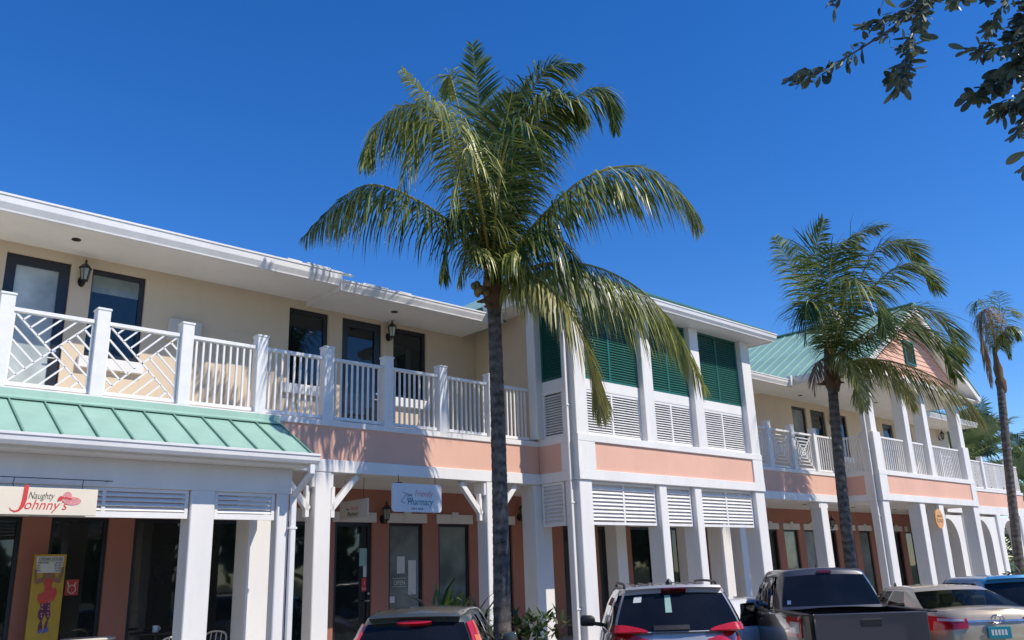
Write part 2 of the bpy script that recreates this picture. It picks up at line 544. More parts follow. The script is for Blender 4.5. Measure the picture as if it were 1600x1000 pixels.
def eave(x0, x1, zs, ztop, y=YE):
    bb('soffit', x0, x1, y, YW, zs, zs+0.05, 'soffit', 0)
    gt = MB()
    gt.prism([(y+0.02, zs-0.01), (y+0.02, ztop), (y-0.12, ztop), (y-0.12, ztop-0.035), (y-0.105, ztop-0.04), (y-0.10, zs+0.11), (y-0.055, zs+0.02), (y-0.05, zs-0.01)], x0, x1, 'x')
    gt.build('gutter', M['gutter'], BLD, bevel=0.004)


XS = 8.05
eave(XL, XS, 7.20, 7.45); eave(XS+0.02, 12.0, 7.115, 7.31); eave(18.9, 24.25, 7.19, 7.40)
eave(32.9, UXR, 7.24, 7.42)
# broken gutter pieces along the eave
for xx, ln, zz in ((7.3, 0.5, 7.475), (7.9, 0.4, 7.44), (8.5, 0.6, 7.325), (9.3, 0.35, 7.33), (6.9, 0.3, 7.47)):
    q = MB(); q.beam((xx, YE-0.06, zz), (xx+ln, YE-0.03, zz-0.01+random.uniform(0, 0.03)), 0.10, 0.02, (0, 0, 1))
    q.build('bent_metal_strip', M['gutter'], BLD)
q = MB(); q.beam((11.93, YE-0.16, 7.10), (11.93, YE-0.16, 7.52), 0.10, 0.17, (0, 1, 0)); q.build('gutter_end', M['gutter'], BLD, bevel=0.01)
bb('soffit_step', XS-0.02, XS+0.015, YE-0.08, YW, 7.10, 7.30, 'gutter', 0)
# recessed lights
dm = MB().lathe([(0.07, -0.012), (0.07, 0.0), (0.05, 0.001)], 14).mesh('soffit_light', M['black'], 40)
for xx, yy, zz in ((3.55, 13.9, 7.2), (9.65, 13.9, 7.115), (25.7, 13.9, 7.19), (29.6, 13.2, 7.25), (31.2, 13.0, 7.25), (27.7, 12.7, 7.25), (34.5, 13.9, 7.24), (13.0, 13.6, 7.115)):
    place('soffit_light', dm, (xx, yy, zz), BLD)
for xx in (9.35, 12.0, 21.5, 24.0, 27.0, 30.0):
    place('ceiling_light', dm, (xx, 13.3, 3.585), BLD)
# low main roof (never seen over the eave from below)
rf = MB(); rf.prism([(YE+0.12, 7.28), (19.0, 8.2), (24.5, 7.42), (24.5, 7.26), (YE+0.12, 7.26)], XL-0.1, 24.4, 'x')
rf.build('main_roof', M['roof'], BLD)
rf = MB(); rf.prism([(YE-0.02, 7.44), (19.0, 10.1), (24.5, 7.44), (24.5, 7.32), (YE+0.05, 7.32)], 33.0, UXR+0.2, 'x')
fr_ = rf.build('main_roof', M['roof'], BLD)
sm = MB().beam((0, 0, 0), (0, 5.6, 2.66), 0.03, 0.04, (0, -0.43, 0.9)).mesh('seam', M['seam'])
for k in range(14):
    place('seam', sm, (33.25+k*0.45, YE, 7.455), fr_)

# --- awning over the left arcade: panels between standing seams
AX1 = 6.45
aw_lo, aw_hi = Vector((0, 11.36, 3.665)), Vector((0, 12.47, 4.305))
AW = MB().prism([(11.36, 3.60), (12.47, 4.24), (12.47, 4.28), (11.36, 3.64)], XL, AX1, 'x').build('awning_roof', M['roof'], BLD)
n_aw = Vector((0, -(aw_hi.z-aw_lo.z), aw_hi.y-aw_lo.y)).normalized()
sp = 0.4275
pm = MB()
e = Vector((1, 0, 0))
a, b = aw_lo, aw_hi
w = sp-0.036
pm.add([a, a+e*w, b+e*w, b, a-n_aw*0.012, a+e*w-n_aw*0.012, b+e*w-n_aw*0.012, b-n_aw*0.012],
       [(0, 1, 2, 3), (7, 6, 5, 4), (0, 4, 5, 1), (1, 5, 6, 2), (2, 6, 7, 3), (3, 7, 4, 0)])
pme = pm.mesh('roof_panel', M['roof'])
sme = MB().beam(aw_lo+n_aw*0.008, aw_hi+n_aw*0.006, 0.022, 0.042, n_aw).mesh('seam', M['seam'])
k = 0
while AX1-k*sp > XL+0.3:
    xs = AX1-k*sp
    place('seam', sme, (xs-0.016, 0, 0), AW)
    place('roof_panel', pme, (xs-sp+0.002, 0, random.uniform(-0.002, 0.002)), AW)
    k += 1
MB().prism([(12.36, 4.27), (12.465, 4.305), (12.465, 4.42), (12.44, 4.42), (12.43, 4.335), (12.355, 4.29)], XL, 6.44, 'x').build('roof_flashing', M['roof'], BLD)
gt = MB().prism([(11.42, 3.53), (11.42, 3.66), (11.25, 3.675), (11.25, 3.64), (11.265, 3.635), (11.27, 3.575), (11.30, 3.53)], XL, 6.52, 'x')
gt.build('gutter', M['gutter'], BLD, bevel=0.003)
bb('soffit', XL, 6.46, 11.42, 11.86, 3.50, 3.53, 'soffit', 0)
bb('beam', XL, 6.36, 11.80, 12.1, 3.13, 3.50)
MB().prism([(11.45, 3.54), (12.44, 4.22), (12.44, 3.54)], 6.36, 6.44, 'x').build('awning_end', M['white'], BLD)
bb('ceiling', XL, 6.36, 12.1, 12.44, 3.50, 3.54, 'soffit', 0)


# --- louvre panels
def slats(parent, name, mat, p0, u, width, z0, z1, pitch, tilt, depth, th=0.011, inward=(0, 1, 0)):
    """slats across a frame: p0 left point, u unit vector along the width, inward normal"""
    u = Vector(u); n = Vector(inward)
    key = (name, round(width, 3), round(depth, 3), tilt, tuple(u))
    me = SL.get(key)
    if me is None:
        dv = n*math.cos(tilt)+Vector((0, 0, 1))*math.sin(tilt)
        q = MB(); q.beam((0, 0, 0), u*width, th, depth, dv)
        me = SL[key] = q.mesh(name, M[mat])
    k = int((z1-z0)/pitch)
    off = ((z1-z0)-(k-1)*pitch)/2
    for i in range(k):
        place(name, me, Vector(p0)+Vector((0, 0, z0+off+i*pitch)), parent)


SL = {}


def louvre(x0, x1, y, z0, z1, pitch, mat='rail', name='louvre_panel', sname='louvre_slat', st=0.045, mids=1, depth=0.060, tilt=0.70, rb=None):
    f = MB(); t = 0.05
    rb = rb or st
    f.box(x0, x1, y, y+t, z0, z0+rb); f.box(x0, x1, y, y+t, z1-st, z1)
    f.box(x0, x0+st, y, y+t, z0+rb, z1-st); f.box(x1-st, x1, y, y+t, z0+rb, z1-st)
    bays = []
    wd = (x1-x0-2*st-(mids)*st)/(mids+1)
    for i in range(mids+1):
        xa = x0+st+i*(wd+st); bays.append(xa)
        if i < mids: f.box(xa+wd, xa+wd+st, y+0.001, y+t-0.001, z0+rb, z1-st)
    o = f.build(name, M[mat], BLD, fix=False)
    for xa in bays:
        slats(o, sname, mat, (xa, y+t/2, 0), (1, 0, 0), wd, z0+rb, z1-st, pitch, tilt, depth)
    return o


def louvre_side(x, y0, y1, z0, z1, pitch, mat='rail', name='louvre_panel', sname='louvre_slat', st=0.05, depth=0.060, tilt=0.70):
    f = MB(); t = 0.05
    f.box(x, x+t, y0, y1, z0, z0+st); f.box(x, x+t, y0, y1, z1-st, z1)
    f.box(x, x+t, y0, y0+st, z0+st, z1-st); f.box(x, x+t, y1-st, y1, z0+st, z1-st)
    o = f.build(name, M[mat], BLD, fix=False)
    slats(o, sname, mat, (x+t/2, y0+st, 0), (0, 1, 0), y1-y0-2*st, z0+st, z1-st, pitch, tilt, depth, inward=(1, 0, 0))
    return o


# left arcade: columns, louvres between them
for x0, x1 in ((1.17, 1.51), (4.84, 5.18)):
    bb('column', x0, x1, 11.79, 12.12, FLOOR, 3.13, bevel=0.012)
bb('column', 6.13, 6.32, 11.79, 11.98, FLOOR, 3.13, bevel=0.012)
bb('column', 6.05, 6.50, 12.50, 12.95, FLOOR, 3.585, bevel=0.012)
louvre(1.53, 4.82, 11.84, 2.75, 3.128, 0.062, mids=2, rb=0.075, depth=0.07, tilt=0.8)
louvre(5.20, 6.11, 11.84, 2.75, 3.128, 0.062, mids=0, rb=0.075, depth=0.07, tilt=0.8)
bb('beam', 6.2, 6.46, 12.1, 12.50, 3.34, 3.50)
# downspout at the awning corner
q = MB()
q.beam((6.42, 11.34, 3.53), (6.42, 11.34, 3.38), 0.085, 0.065); q.beam((6.42, 11.34, 3.40), (6.36, 11.72, 3.10), 0.085, 0.065, (0, 0, 1))
q.beam((6.36, 11.745, 3.12), (6.36, 11.745, 0.5), 0.085, 0.065)
ds = q.build('downspout', M['gutter'], BLD, bevel=0.008)
box('strap', 6.30, 6.42, 11.705, 11.79, 2.62, 2.65, 'gutter', ds)

# middle walkway posts with knee braces
for xp in (7.14, 10.80):
    bb('column', xp, xp+0.30, YB-0.02, YB+0.28, FLOOR, 3.584, bevel=0.012)
    bb('column_cap', xp-0.05, xp+0.35, YB+0.0, YB+0.30, 3.33, 3.583, bevel=0.01)
    for sgn in (-1, 1):
        ex = xp-0.05 if sgn < 0 else xp+0.35
        q = MB(); q.beam((ex, YB+0.11, 2.98), (ex+sgn*0.5, YB+0.11, 3.56), 0.10, 0.10)
        q.box(min(ex, ex+sgn*0.07)-0.0, max(ex, ex+sgn*0.07), YB+0.06, YB+0.16, 2.86, 3.36)
        q.build('knee_brace', M['white'], BLD, bevel=0.006)

# ---- projecting fronts (louvred room, gabled porch)
def front(x0, x1, cols_lo, ped=0.40):
    bb('beam', x0, x1, YC-0.03, YC+0.25, 3.595, 3.79)
    bb('fascia_panel', x0+0.50, x1-0.42, YC+0.01, YC+0.2, 3.79, 4.345, 'pink', 0)
    bb('fascia_band', x0, x1, YC-0.03, YC+0.25, 4.345, 4.485)
    bb('corner_board', x0, x0+0.50, YC-0.025, YC+0.22, 3.79, 4.345)
    bb('corner_board', x1-0.42, x1, YC-0.025, YC+0.22, 3.79, 4.345)
    for side, xs in ((0, x0), (1, x1)):
        xa, xb = (xs, xs+0.12) if side == 0 else (xs-0.12, xs)
        s2 = 0.01 if side == 0 else -0.01
        bb('fascia_band', xa, xb, YC+0.25, YB+0.02, 3.595, 3.79)
        bb('fascia_panel', xa+s2, xb+s2, YC+0.45, YB+0.02, 3.79, 4.345, 'pink', 0)
        bb('corner_board', xa+0.002, xb-0.002, YC+0.22, YC+0.45, 3.79, 4.345)
        bb('fascia_band', xa, xb, YC+0.25, YB+0.02, 4.345, 4.485)
    bb('balcony_floor', x0+0.12, x1-0.12, YC+0.25, YB+0.1, 3.66, DECK, 'deck', 0)
    bb('ceiling', x0+0.12, x1-0.12, YC+0.25, YB+0.06, 3.62, 3.655, 'soffit', 0)
    for a, b in cols_lo:
        bb('column', a, b, YC+0.01, YC+0.40, FLOOR, 3.595, bevel=0.012)


CX0, CX1 = 12.24, 18.80
front(CX0, CX1, ((12.26, 12.62), (14.72, 14.97), (15.97, 16.22), (18.40, 18.79)))
bb('column', 12.10, 12.55, YB+0.02, YB+0.42, FLOOR, 3.584, bevel=0.012)
bb('column', 18.40, 18.82, YB+0.02, YB+0.42, FLOOR, 3.584, bevel=0.012)
bb('column', 15.4, 15.75, 13.3, 13.65, FLOOR, 3.584, bevel=0.012)
bb('column', 18.1, 18.45, 13.3, 13.65, FLOOR, 3.584, bevel=0.012)
bb('column', 20.3, 20.7, 13.2, 13.6, FLOOR, 3.584, bevel=0.012)
for a, b, mids in ((12.63, 14.71, 1), (14.98, 15.96, 0), (16.23, 18.39, 1)):
    louvre(a, b, YC+0.12, 2.75, 3.59, 0.074, mids=mids, st=0.055, depth=0.098, tilt=0.85)
louvre_side(12.27, YC+0.44, YB-0.02, 2.75, 3.59, 0.074, depth=0.098, tilt=0.85)
# upper storey of the louvred room
ZS = 7.33
CU = ((12.25, 12.60), (14.44, 14.78), (16.28, 16.62), (18.42, 18.80))
for i, (a, b) in enumerate(CU):
    bb('column', a, b, YC-0.005, YC+0.34, 4.485, ZS, bevel=0.01)
for (a0, a), (b, b1) in zip(CU[:-1], CU[1:]):
    ys = YC+0.13
    bb('panel_rail', a, b, ys, ys+0.08, 5.44, 5.665, 'white', 0.004)
    bb('panel_rail', a, b, ys, ys+0.08, 4.486, 4.52, 'white', 0)
    louvre(a+0.005, b-0.005, ys+0.01, 4.52, 5.44, 0.0535, mids=1, st=0.05)
    louvre(a+0.005, b-0.005, ys+0.005, 5.667, ZS-0.002, 0.056, 'shutter', 'shutter', 'shutter_slat', 0.055, 1, 0.074, 0.9)
bb('panel_rail', 12.28, 12.36, YC+0.34, YB+0.1, 5.44, 5.665, 'white', 0.004)
louvre_side(12.29, YC+0.36, YB-0.12, 4.49, 5.44, 0.0535)
louvre_side(12.30, YC+0.36, YB-0.12, 5.667, ZS-0.002, 0.056, 'shutter', 'shutter', 'shutter_slat', depth=0.074, tilt=0.9)
bb('column', 12.12, 12.38, YB-0.12, YB+0.12, 4.486, ZS, bevel=0.01)
bb('wall', CX1-0.14, CX1-0.01, YC+0.34, YW, 4.486, ZS, 'white', 0)
bb('wall', 12.40, 12.50, YB+0.12, YW, 4.486, ZS, 'beige', 0)
# downspouts on the projecting fronts
for xs, ys in ((12.17, YC+0.17), (25.0, YC+0.17)):
    q = MB(); q.beam((xs, ys, 0.5), (xs, ys, 3.52), 0.075, 0.065, (1, 0, 0)); q.beam((xs, ys, 3.50), (xs+0.01, ys, 3.6), 0.07, 0.06, (1, 0, 0)); q.beam((xs, ys, 3.56), (xs, ys, 7.3), 0.07, 0.06, (1, 0, 0))
    ds = q.build('downspout', M['gutter'], BLD, bevel=0.008)
    for zz in (1.2, 3.15, 5.05):
        box('strap', xs-0.05, xs+0.08, ys-0.05, ys+0.05, zz, zz+0.03, 'gutter', ds)
q = MB(); q.beam((18.88, YC+0.2, 7.02), (18.88, YC+0.2, 7.28), 0.08, 0.07, (1, 0, 0)); q.tube([(18.88, YC+0.2, 7.04), (18.95, YC+0.35, 6.98), (18.9, YC+0.5, 6.9)], 0.04, 6)
q.build('downspout', M['gutter'], BLD, bevel=0.006)
# hip roof with gutter all round
o_ = 0.42
hx0, hx1, hy0, hy1 = CX0-o_, CX1+o_, YC-o_, 15.6
bb('soffit', hx0+0.02, hx1-0.02, hy0+0.02, YW, ZS, ZS+0.05, 'soffit', 0)


def gutter_run(a, b, zs, zt, nrm):
    """gutter between a and b (x, y), outward normal nrm"""
    n = Vector((*nrm, 0)); u = Vector((b[0]-a[0], b[1]-a[1], 0))
    q = MB(); pr = [(0.0, zs), (0.0, zt), (0.13, zt), (0.13, zt-0.03), (0.115, zt-0.04), (0.105, zs+0.09), (0.06, zs+0.03), (0.05, zs)]
    vs = []
    for P in (Vector((*a, 0)), Vector((*b, 0))):
        sg = -1 if P == Vector((*a, 0)) else 1
        for dd, z in pr:
            vs.append(P+n*dd+u.normalized()*dd*sg+Vector((0, 0, z)))
    k = len(pr)
    q.add(vs, [tuple(range(k)), tuple(range(2*k-1, k-1, -1))]+[(i, (i+1) % k, k+(i+1) % k, k+i) for i in range(k)])
    return q.build('gutter', M['gutter'], BLD, bevel=0.003)


gutter_run((hx0, hy0), (hx1, hy0), ZS-0.005, ZS+0.20, (0, -1))
gutter_run((hx1, hy0), (hx1, hy1), ZS-0.005, ZS+0.20, (1, 0))
gutter_run((hx0, YE), (hx0, hy0), ZS-0.005, ZS+0.20, (-1, 0))
pz = ZS+0.205
half = (hx1-hx0)/2
tp = math.tan(rad(29.5))
apx = (hx0+hx1)/2
HR = MB()
P = [Vector((hx0-.06, hy0-.06, pz)), Vector((hx1+.06, hy0-.06, pz)), Vector((hx1+.06, 18, pz)), Vector((hx0-.06, 18, pz)), Vector((apx, hy0+half, pz+half*tp)), Vector((apx, 18, pz+half*tp))]
HR.add(P, [(0, 1, 4), (1, 2, 5, 4), (3, 0, 4, 5), (2, 3, 5), (0, 3, 2, 1)])
hr = HR.build('hip_roof', M['roof'], BLD)
q = MB()
nv = Vector((0, -tp, 1)).normalized()
xx = hx0+0.2
while xx < hx1:
    ln = min(xx-hx0, hx1-xx)
    s_ = MB().beam((xx, hy0-0.07, pz+0.01), (xx, hy0+ln, pz+ln*tp+0.01), 0.025, 0.045, nv)
    s_.build('seam', M['seam'], hr)
    xx += 0.43
MB().beam((hx0-0.05, hy0-0.05, pz+0.015), (apx, hy0+half, pz+half*tp+0.015), 0.10, 0.04, (0, 0, 1)).build('hip_cap', M['seam'], hr)
MB().beam((hx1+0.05, hy0-0.05, pz+0.015), (apx, hy0+half, pz+half*tp+0.015), 0.10, 0.04, (0, 0, 1)).build('hip_cap', M['seam'], hr)

# gabled porch
EX0, EX1 = 25.06, 32.36
front(EX0, EX1, ((25.08, 25.50), (27.6, 27.97), (29.0, 29.37), (31.9, 32.34)))
for a, b in ((25.08, 25.56), (31.86, 32.34)):
    bb('pedestal', a, b, YC-0.01, YC+0.42, 4.485, 5.62, bevel=0.012)
for a, b in ((25.15, 25.50), (31.93, 32.28)):
    bb('column', a, b, YC+0.05, YC+0.37, 5.62, 7.4, bevel=0.01)
for a, b in ((27.5, 27.82), (29.0, 29.32)):
    bb('column', a, b, YC+0.02, YC+0.36, 4.485, 7.4, bevel=0.01)
bb('beam', 24.9, 32.5, YC-0.02, YC+0.34, 7.38, 7.62)
bb('soffit', 24.27, 33.1, YC+0.34, YW, 7.25, 7.30, 'soffit', 0)
bb('soffit', 24.27, 33.1, YC-0.35, YC+0.34, 7.30, 7.33, 'soffit', 0)
gx, ez, rz_ = 28.72, 7.50, 10.14
gl, gr = 24.25, 33.2
ry0 = YC-0.42
gb = MB(); gb.prism([(24.9, 7.62), (32.5, 7.62), (gx, 7.62+(32.5-gx)*(rz_-ez)/(gr-gx)-0.15)], YC+0.06, YC+0.2, 'y')
GB = gb.build('gable_wall', M['pink'], BLD)
slope = (rz_-ez)/(gr-gx)
z = 7.62
while z < 9.75:
    hw = (rz_-0.28-z)/slope
    hw2 = max(0.02, (rz_-0.28-z-0.155)/slope)
    xa, xb = max(24.9, gx-hw), min(32.5, gx+hw)
    xa2, xb2 = max(24.9, gx-hw2), min(32.5, gx+hw2)
    q = MB(); yb_ = YC+0.05
    q.add([(xa, yb_-0.025, z), (xb, yb_-0.025, z), (xb2, yb_-0.004, z+0.155), (xa2, yb_-0.004, z+0.155), (xa, yb_+0.012, z), (xb, yb_+0.012, z), (xb2, yb_+0.012, z+0.155), (xa2, yb_+0.012, z+0.155)],
          [(0, 1, 2, 3), (7, 6, 5, 4), (0, 4, 5, 1), (1, 5, 6, 2), (2, 6, 7, 3), (3, 7, 4, 0)])
    q.build('clapboard', M['pink'], GB)
    z += 0.158
louvre(28.35, 29.10, YC-0.035, 8.12, 8.95, 0.06, 'shutter', 'gable_vent', 'shutter_slat', 0.06, 0)
# roof slopes with standing seams
for sgn, xe in ((-1, gl), (1, gr)):
    sl = MB()
    sl.add([(xe, ry0, ez), (xe, 21, ez), (gx, 21, rz_), (gx, ry0, rz_), (xe, ry0, ez-0.05), (xe, 21, ez-0.05), (gx, 21, rz_-0.05), (gx, ry0, rz_-0.05)],
           [(0, 1, 2, 3), (7, 6, 5, 4), (0, 4, 5, 1), (1, 5, 6, 2), (2, 6, 7, 3), (3, 7, 4, 0)])
    so_ = sl.build('gable_roof', M['roof'], BLD)
    nrm = Vector((sgn*slope, 0, 1)).normalized()
    sm2 = MB().beam(Vector((xe, 0, ez))+nrm*0.015, Vector((gx, 0, rz_))+nrm*0.015, 0.025, 0.04, nrm).mesh('seam', M['roof'])
    pn2 = MB(); A, B = Vector((xe, 0, ez))+nrm*0.006, Vector((gx, 0, rz_))+nrm*0.006
    ey = Vector((0, 0.405, 0))
    pn2.add([A, A+ey, B+ey, B, A-nrm*0.004, A+ey-nrm*0.004, B+ey-nrm*0.004, B-nrm*0.004], [(0, 1, 2, 3), (7, 6, 5, 4), (0, 4, 5, 1), (1, 5, 6, 2), (2, 6, 7, 3), (3, 7, 4, 0)])
    pn2 = pn2.mesh('roof_panel', M['roof'])
    yy = ry0
    while yy < 19:
        place('seam', sm2, (0, yy, 0), so_)
        place('roof_panel', pn2, (0, yy+0.013, 0), so_)
        yy += 0.43
    # rake board and eave fascia
    MB().beam((xe, ry0+0.02, ez-0.13), (gx, ry0+0.02, rz_-0.13), 0.22, 0.05, (0, 1, 0)).build('rake_board', M['white'], BLD)
    rs = MB()
    rs.add([(xe, ry0+0.04, ez-0.20), (xe, YC+0.06, ez-0.20), (gx, YC+0.06, rz_-0.20), (gx, ry0+0.04, rz_-0.20)], [(0, 1, 2, 3)])
    rs.build('rake_soffit', M['soffit'], BLD)
    MB().beam((xe, ry0+0.0, ez+0.01), (gx, ry0+0.0, rz_+0.01), 0.05, 0.06, (0, 1, 0)).build('rake_trim', M['seam'], BLD)
    gutter_run((xe, YE) if sgn < 0 else (xe, ry0+0.1), (xe, ry0+0.1) if sgn < 0 else (xe, YE), 7.25, 7.46, (sgn, 0))
MB().beam((gx, ry0-0.03, rz_+0.03), (gx, 21, rz_+0.03), 0.26, 0.03, (0, 0, 1)).build('ridge_cap', M['roof'], BLD)
q = MB(); q.beam((24.05, YE-0.1, 7.18), (24.05, YE-0.1, 7.52), 0.12, 0.16); q.build('gutter_end', M['gutter'], BLD, bevel=0.01)

# arcade on the right with arches
def arch_wall(x0, x1, cx, hw, zs, y0, y1, ztop):
    pts = [(x0, FLOOR), (cx-hw, FLOOR), (cx-hw, zs)]
    n = 14; rise = 0.86
    for i in range(1, n):
        a = math.pi*(1-i/n)
        pts.append((cx+hw*math.cos(a), zs+rise*math.sin(a)))
    pts += [(cx+hw, zs), (cx+hw, FLOOR), (x1, FLOOR), (x1, ztop), (x0, ztop)]
    q = MB()
    # strips keep the faces convex
    q.prism([pts[0], pts[1], pts[2], (x0, zs)], y0, y1)
    q.prism([(cx+hw, FLOOR), (x1, FLOOR), (x1, zs), (cx+hw, zs)], y0, y1)
    ar = pts[2:2+n+1]
    for i in range(n):
        a, b = ar[i], ar[i+1]
        q.prism([(a[0], a[1]), (b[0], b[1]), (b[0], ztop), (a[0], ztop)], y0, y1)
    q.prism([(x0, zs), (cx-hw, zs), (cx-hw, ztop), (x0, ztop)], y0, y1)
    q.prism([(cx+hw, zs), (x1, zs), (x1, ztop), (cx+hw, ztop)], y0, y1)
    return q.build('arch_wall', M['white'], BLD)


for x0, x1, cx in ((30.9, 33.9, 32.35), (33.9, 37.0, 35.45), (37.36, 39.6, 38.45)):
    arch_wall(x0, x1, cx, 0.84, 2.42, YB+0.04, YB+0.40, 3.40)
for a, b in ((36.98, 37.38), (39.6, 40.0), (33.7, 34.1)):
    bb('column', a, b, YB-0.04, YB+0.42, FLOOR, 3.49, bevel=0.01)
bb('column', 23.47, 23.84, YB+0.01, YB+0.35, FLOOR, 3.584, bevel=0.012)
bb('column_cap', 23.40, 23.91, YB+0.02, YB+0.37, 3.42, 3.583)

# ------------------------------------------------------------------ balcony railings
RZ0, RZ1 = 4.47, 5.54
pm_ = MB().box(-0.09, 0.09, -0.09, 0.09, 0, 1.25).box(-0.10, 0.10, -0.10, 0.10, 1.25, 1.285)
post_me = pm_.mesh('rail_post', M['rail'], bevel=0.006, fix=False)


def rail_post(x, y=YB+0.06):
    return place('rail_post', post_me, (x, y, 4.43), BLD)


bal_me = MB().box(-0.0145, 0.0145, -0.0145, 0.0145, RZ0+0.05, RZ1-0.055).mesh('baluster', M['rail'], fix=False)


def rail_panel(a, b, kind='bars', n=9):
    """railing between points a and b (x, y)"""
    a = Vector((*a, 0)); b = Vector((*b, 0)); u = (b-a).normalized(); ln = (b-a).length; nrm = Vector((-u.y, u.x, 0))
    q = MB()
    q.beam(a+Vector((0, 0, RZ1-0.03)), b+Vector((0, 0, RZ1-0.03)), 0.055, 0.075, nrm)
    o = q.build('railing', M['rail'], BLD, bevel=0.004)
    MB().beam(a+Vector((0, 0, RZ0+0.028)), b+Vector((0, 0, RZ0+0.028)), 0.055, 0.05, nrm).build('bottom_rail', M['rail'], o, bevel=0.004)
    if kind != 'bars':
        for t in (0.02, ln-0.02):
            MB().beam(a+u*t+Vector((0, 0, RZ0+0.056)), a+u*t+Vector((0, 0, RZ1-0.06)), 0.03, 0.03, nrm).build('stile', M['rail'], o)
    if kind == 'bars':
        for i in range(n):
            p = a+u*ln*(i+0.75)/(n+0.5)
            place('baluster', bal_me, (p.x, p.y, 0), o, rot=(0, 0, math.atan2(u.y, u.x)))
        return o
    w, h = ln-0.07, RZ1-RZ0-0.12
    org = a+u*0.035+Vector((0, 0, RZ0+0.058))
    L2 = []
    if kind == 'pin':
        L2.append(((0, h), (w, 0)))
        L2.append(((0, 0), (w/2, h/2))); L2.append(((w/2, h/2), (w, h)))
        for v in (0.2, 0.4, 0.6, 0.8):
            L2.append(((0, v*h), (w*v/2, h*v/2)))
            L2.append(((w*v/2, h*(1-v/2)), (w*v, h)))
            L2.append(((w*(1-v/2), h*(1-v/2)), (w, h*(1-v))))
            L2.append(((w*(1-v/2), h*v/2), (w*(1-v), 0)))
    elif kind == 'web':
        L2.append(((0, h), (w, 0))); L2.append(((0, 0), (w/2, h/2))); L2.append(((w/2, h/2), (w, h)))
        for v in (0.2, 0.4, 0.6, 0.8):
            L2.append(((w*v/2, h*(1-v/2)), (w*(1-v/2), h*(1-v/2))))
            L2.append(((w*v/2, h*v/2), (w*(1-v/2), h*v/2)))
            L2.append(((w*v/2, h*v/2), (w*v/2, h*(1-v/2))))
            L2.append(((w*(1-v/2), h*v/2), (w*(1-v/2), h*(1-v/2))))
    else:  # chevrons
        for i in range(-6, 8):
            for s_, xa, xb in ((1, 0, w/2), (-1, w/2, w)):
                z0 = i*0.13; z1 = z0+(w/2)*1.5
                pa, pb = ((xa, z0), (xb, z1)) if s_ > 0 else ((xa, z1), (xb, z0))
                (x1, y1), (x2, y2) = pa, pb
                # clip to panel
                t0, t1 = 0.0, 1.0
                dy = y2-y1
                ts = sorted(((0-y1)/dy, (h-y1)/dy))
                t0, t1 = max(t0, ts[0]), min(t1, ts[1])
                if t1-t0 > 0.12:
                    L2.append(((x1+(x2-x1)*t0, y1+dy*t0), (x1+(x2-x1)*t1, y1+dy*t1)))
    for (x1, z1), (x2, z2) in L2:
        MB().beam(org+u*x1+Vector((0, 0, z1)), org+u*x2+Vector((0, 0, z2)), 0.024, 0.024, nrm).build('lattice_bar', M['rail'], o)
    return o


px0 = [3.67+1.2225*k for k in range(-2, 7)]
for k, xx in enumerate(px0):
    rail_post(xx)
    nx = px0[k+1] if k+1 < len(px0) else 12.12
    rail_panel((xx+0.09, YB+0.06), (nx-0.09, YB+0.06), 'pin' if k <= 2 else 'bars', 9)
for xx, nx, kd in ((19.9, 21.12, 'web'), (21.12, 22.36, 'web'), (22.36, 23.62, 'web'), (23.62, 25.06, 'bars')):
    rail_post(xx)
    rail_panel((xx+0.09, YB+0.06), (nx-0.09, YB+0.06), kd, 9)
rail_panel((25.12, YB), (25.12, YC+0.45), 'bars', 7)
for a, b, n in ((25.58, 27.48, 13), (27.84, 28.98, 8), (29.34, 31.84, 17)):
    rail_panel((a, YC+0.18), (b, YC+0.18), 'bars', n)
for xx, nx in ((32.6, 33.9), (33.9, 35.2), (35.2, 36.55), (36.55, 39.4)):
    rail_post(xx)
    if xx > 36:
        rail_panel((xx+0.09, YB+0.06), (xx+1.40, YB+0.06), 'chev'); rail_panel((xx+1.40, YB+0.06), (nx-0.09, YB+0.06), 'chev')
    else:
        rail_panel((xx+0.09, YB+0.06), (nx-0.09, YB+0.06), 'chev')
rail_post(39.4); rail_panel((39.49, YB+0.06), (40.5, YB+0.06), 'chev')
#NEXT
# ------------------------------------------------------------------ palms
def tones(mb, start, val):
    if mb.t is None: mb.t = []
    mb.t += [val]*(len(mb.v)-len(mb.t))


def curve_pts(cp, n):
    """Catmull-Rom through the control points, n+1 samples"""
    P = [cp[0]*2-cp[1]]+cp+[cp[-1]*2-cp[-2]]
    out = []
    seg = len(cp)-1
    for i in range(n+1):
        t = i/n*seg; k = min(int(t), seg-1); u = t-k
        a, b, c, d = P[k], P[k+1], P[k+2], P[k+3]
        out.append(0.5*((2*b)+(c-a)*u+(2*a-5*b+4*c-d)*u*u+(3*b-a-3*c+d)*u*u*u))
    return out


WIND = Vector((0.75, -0.25, 0))


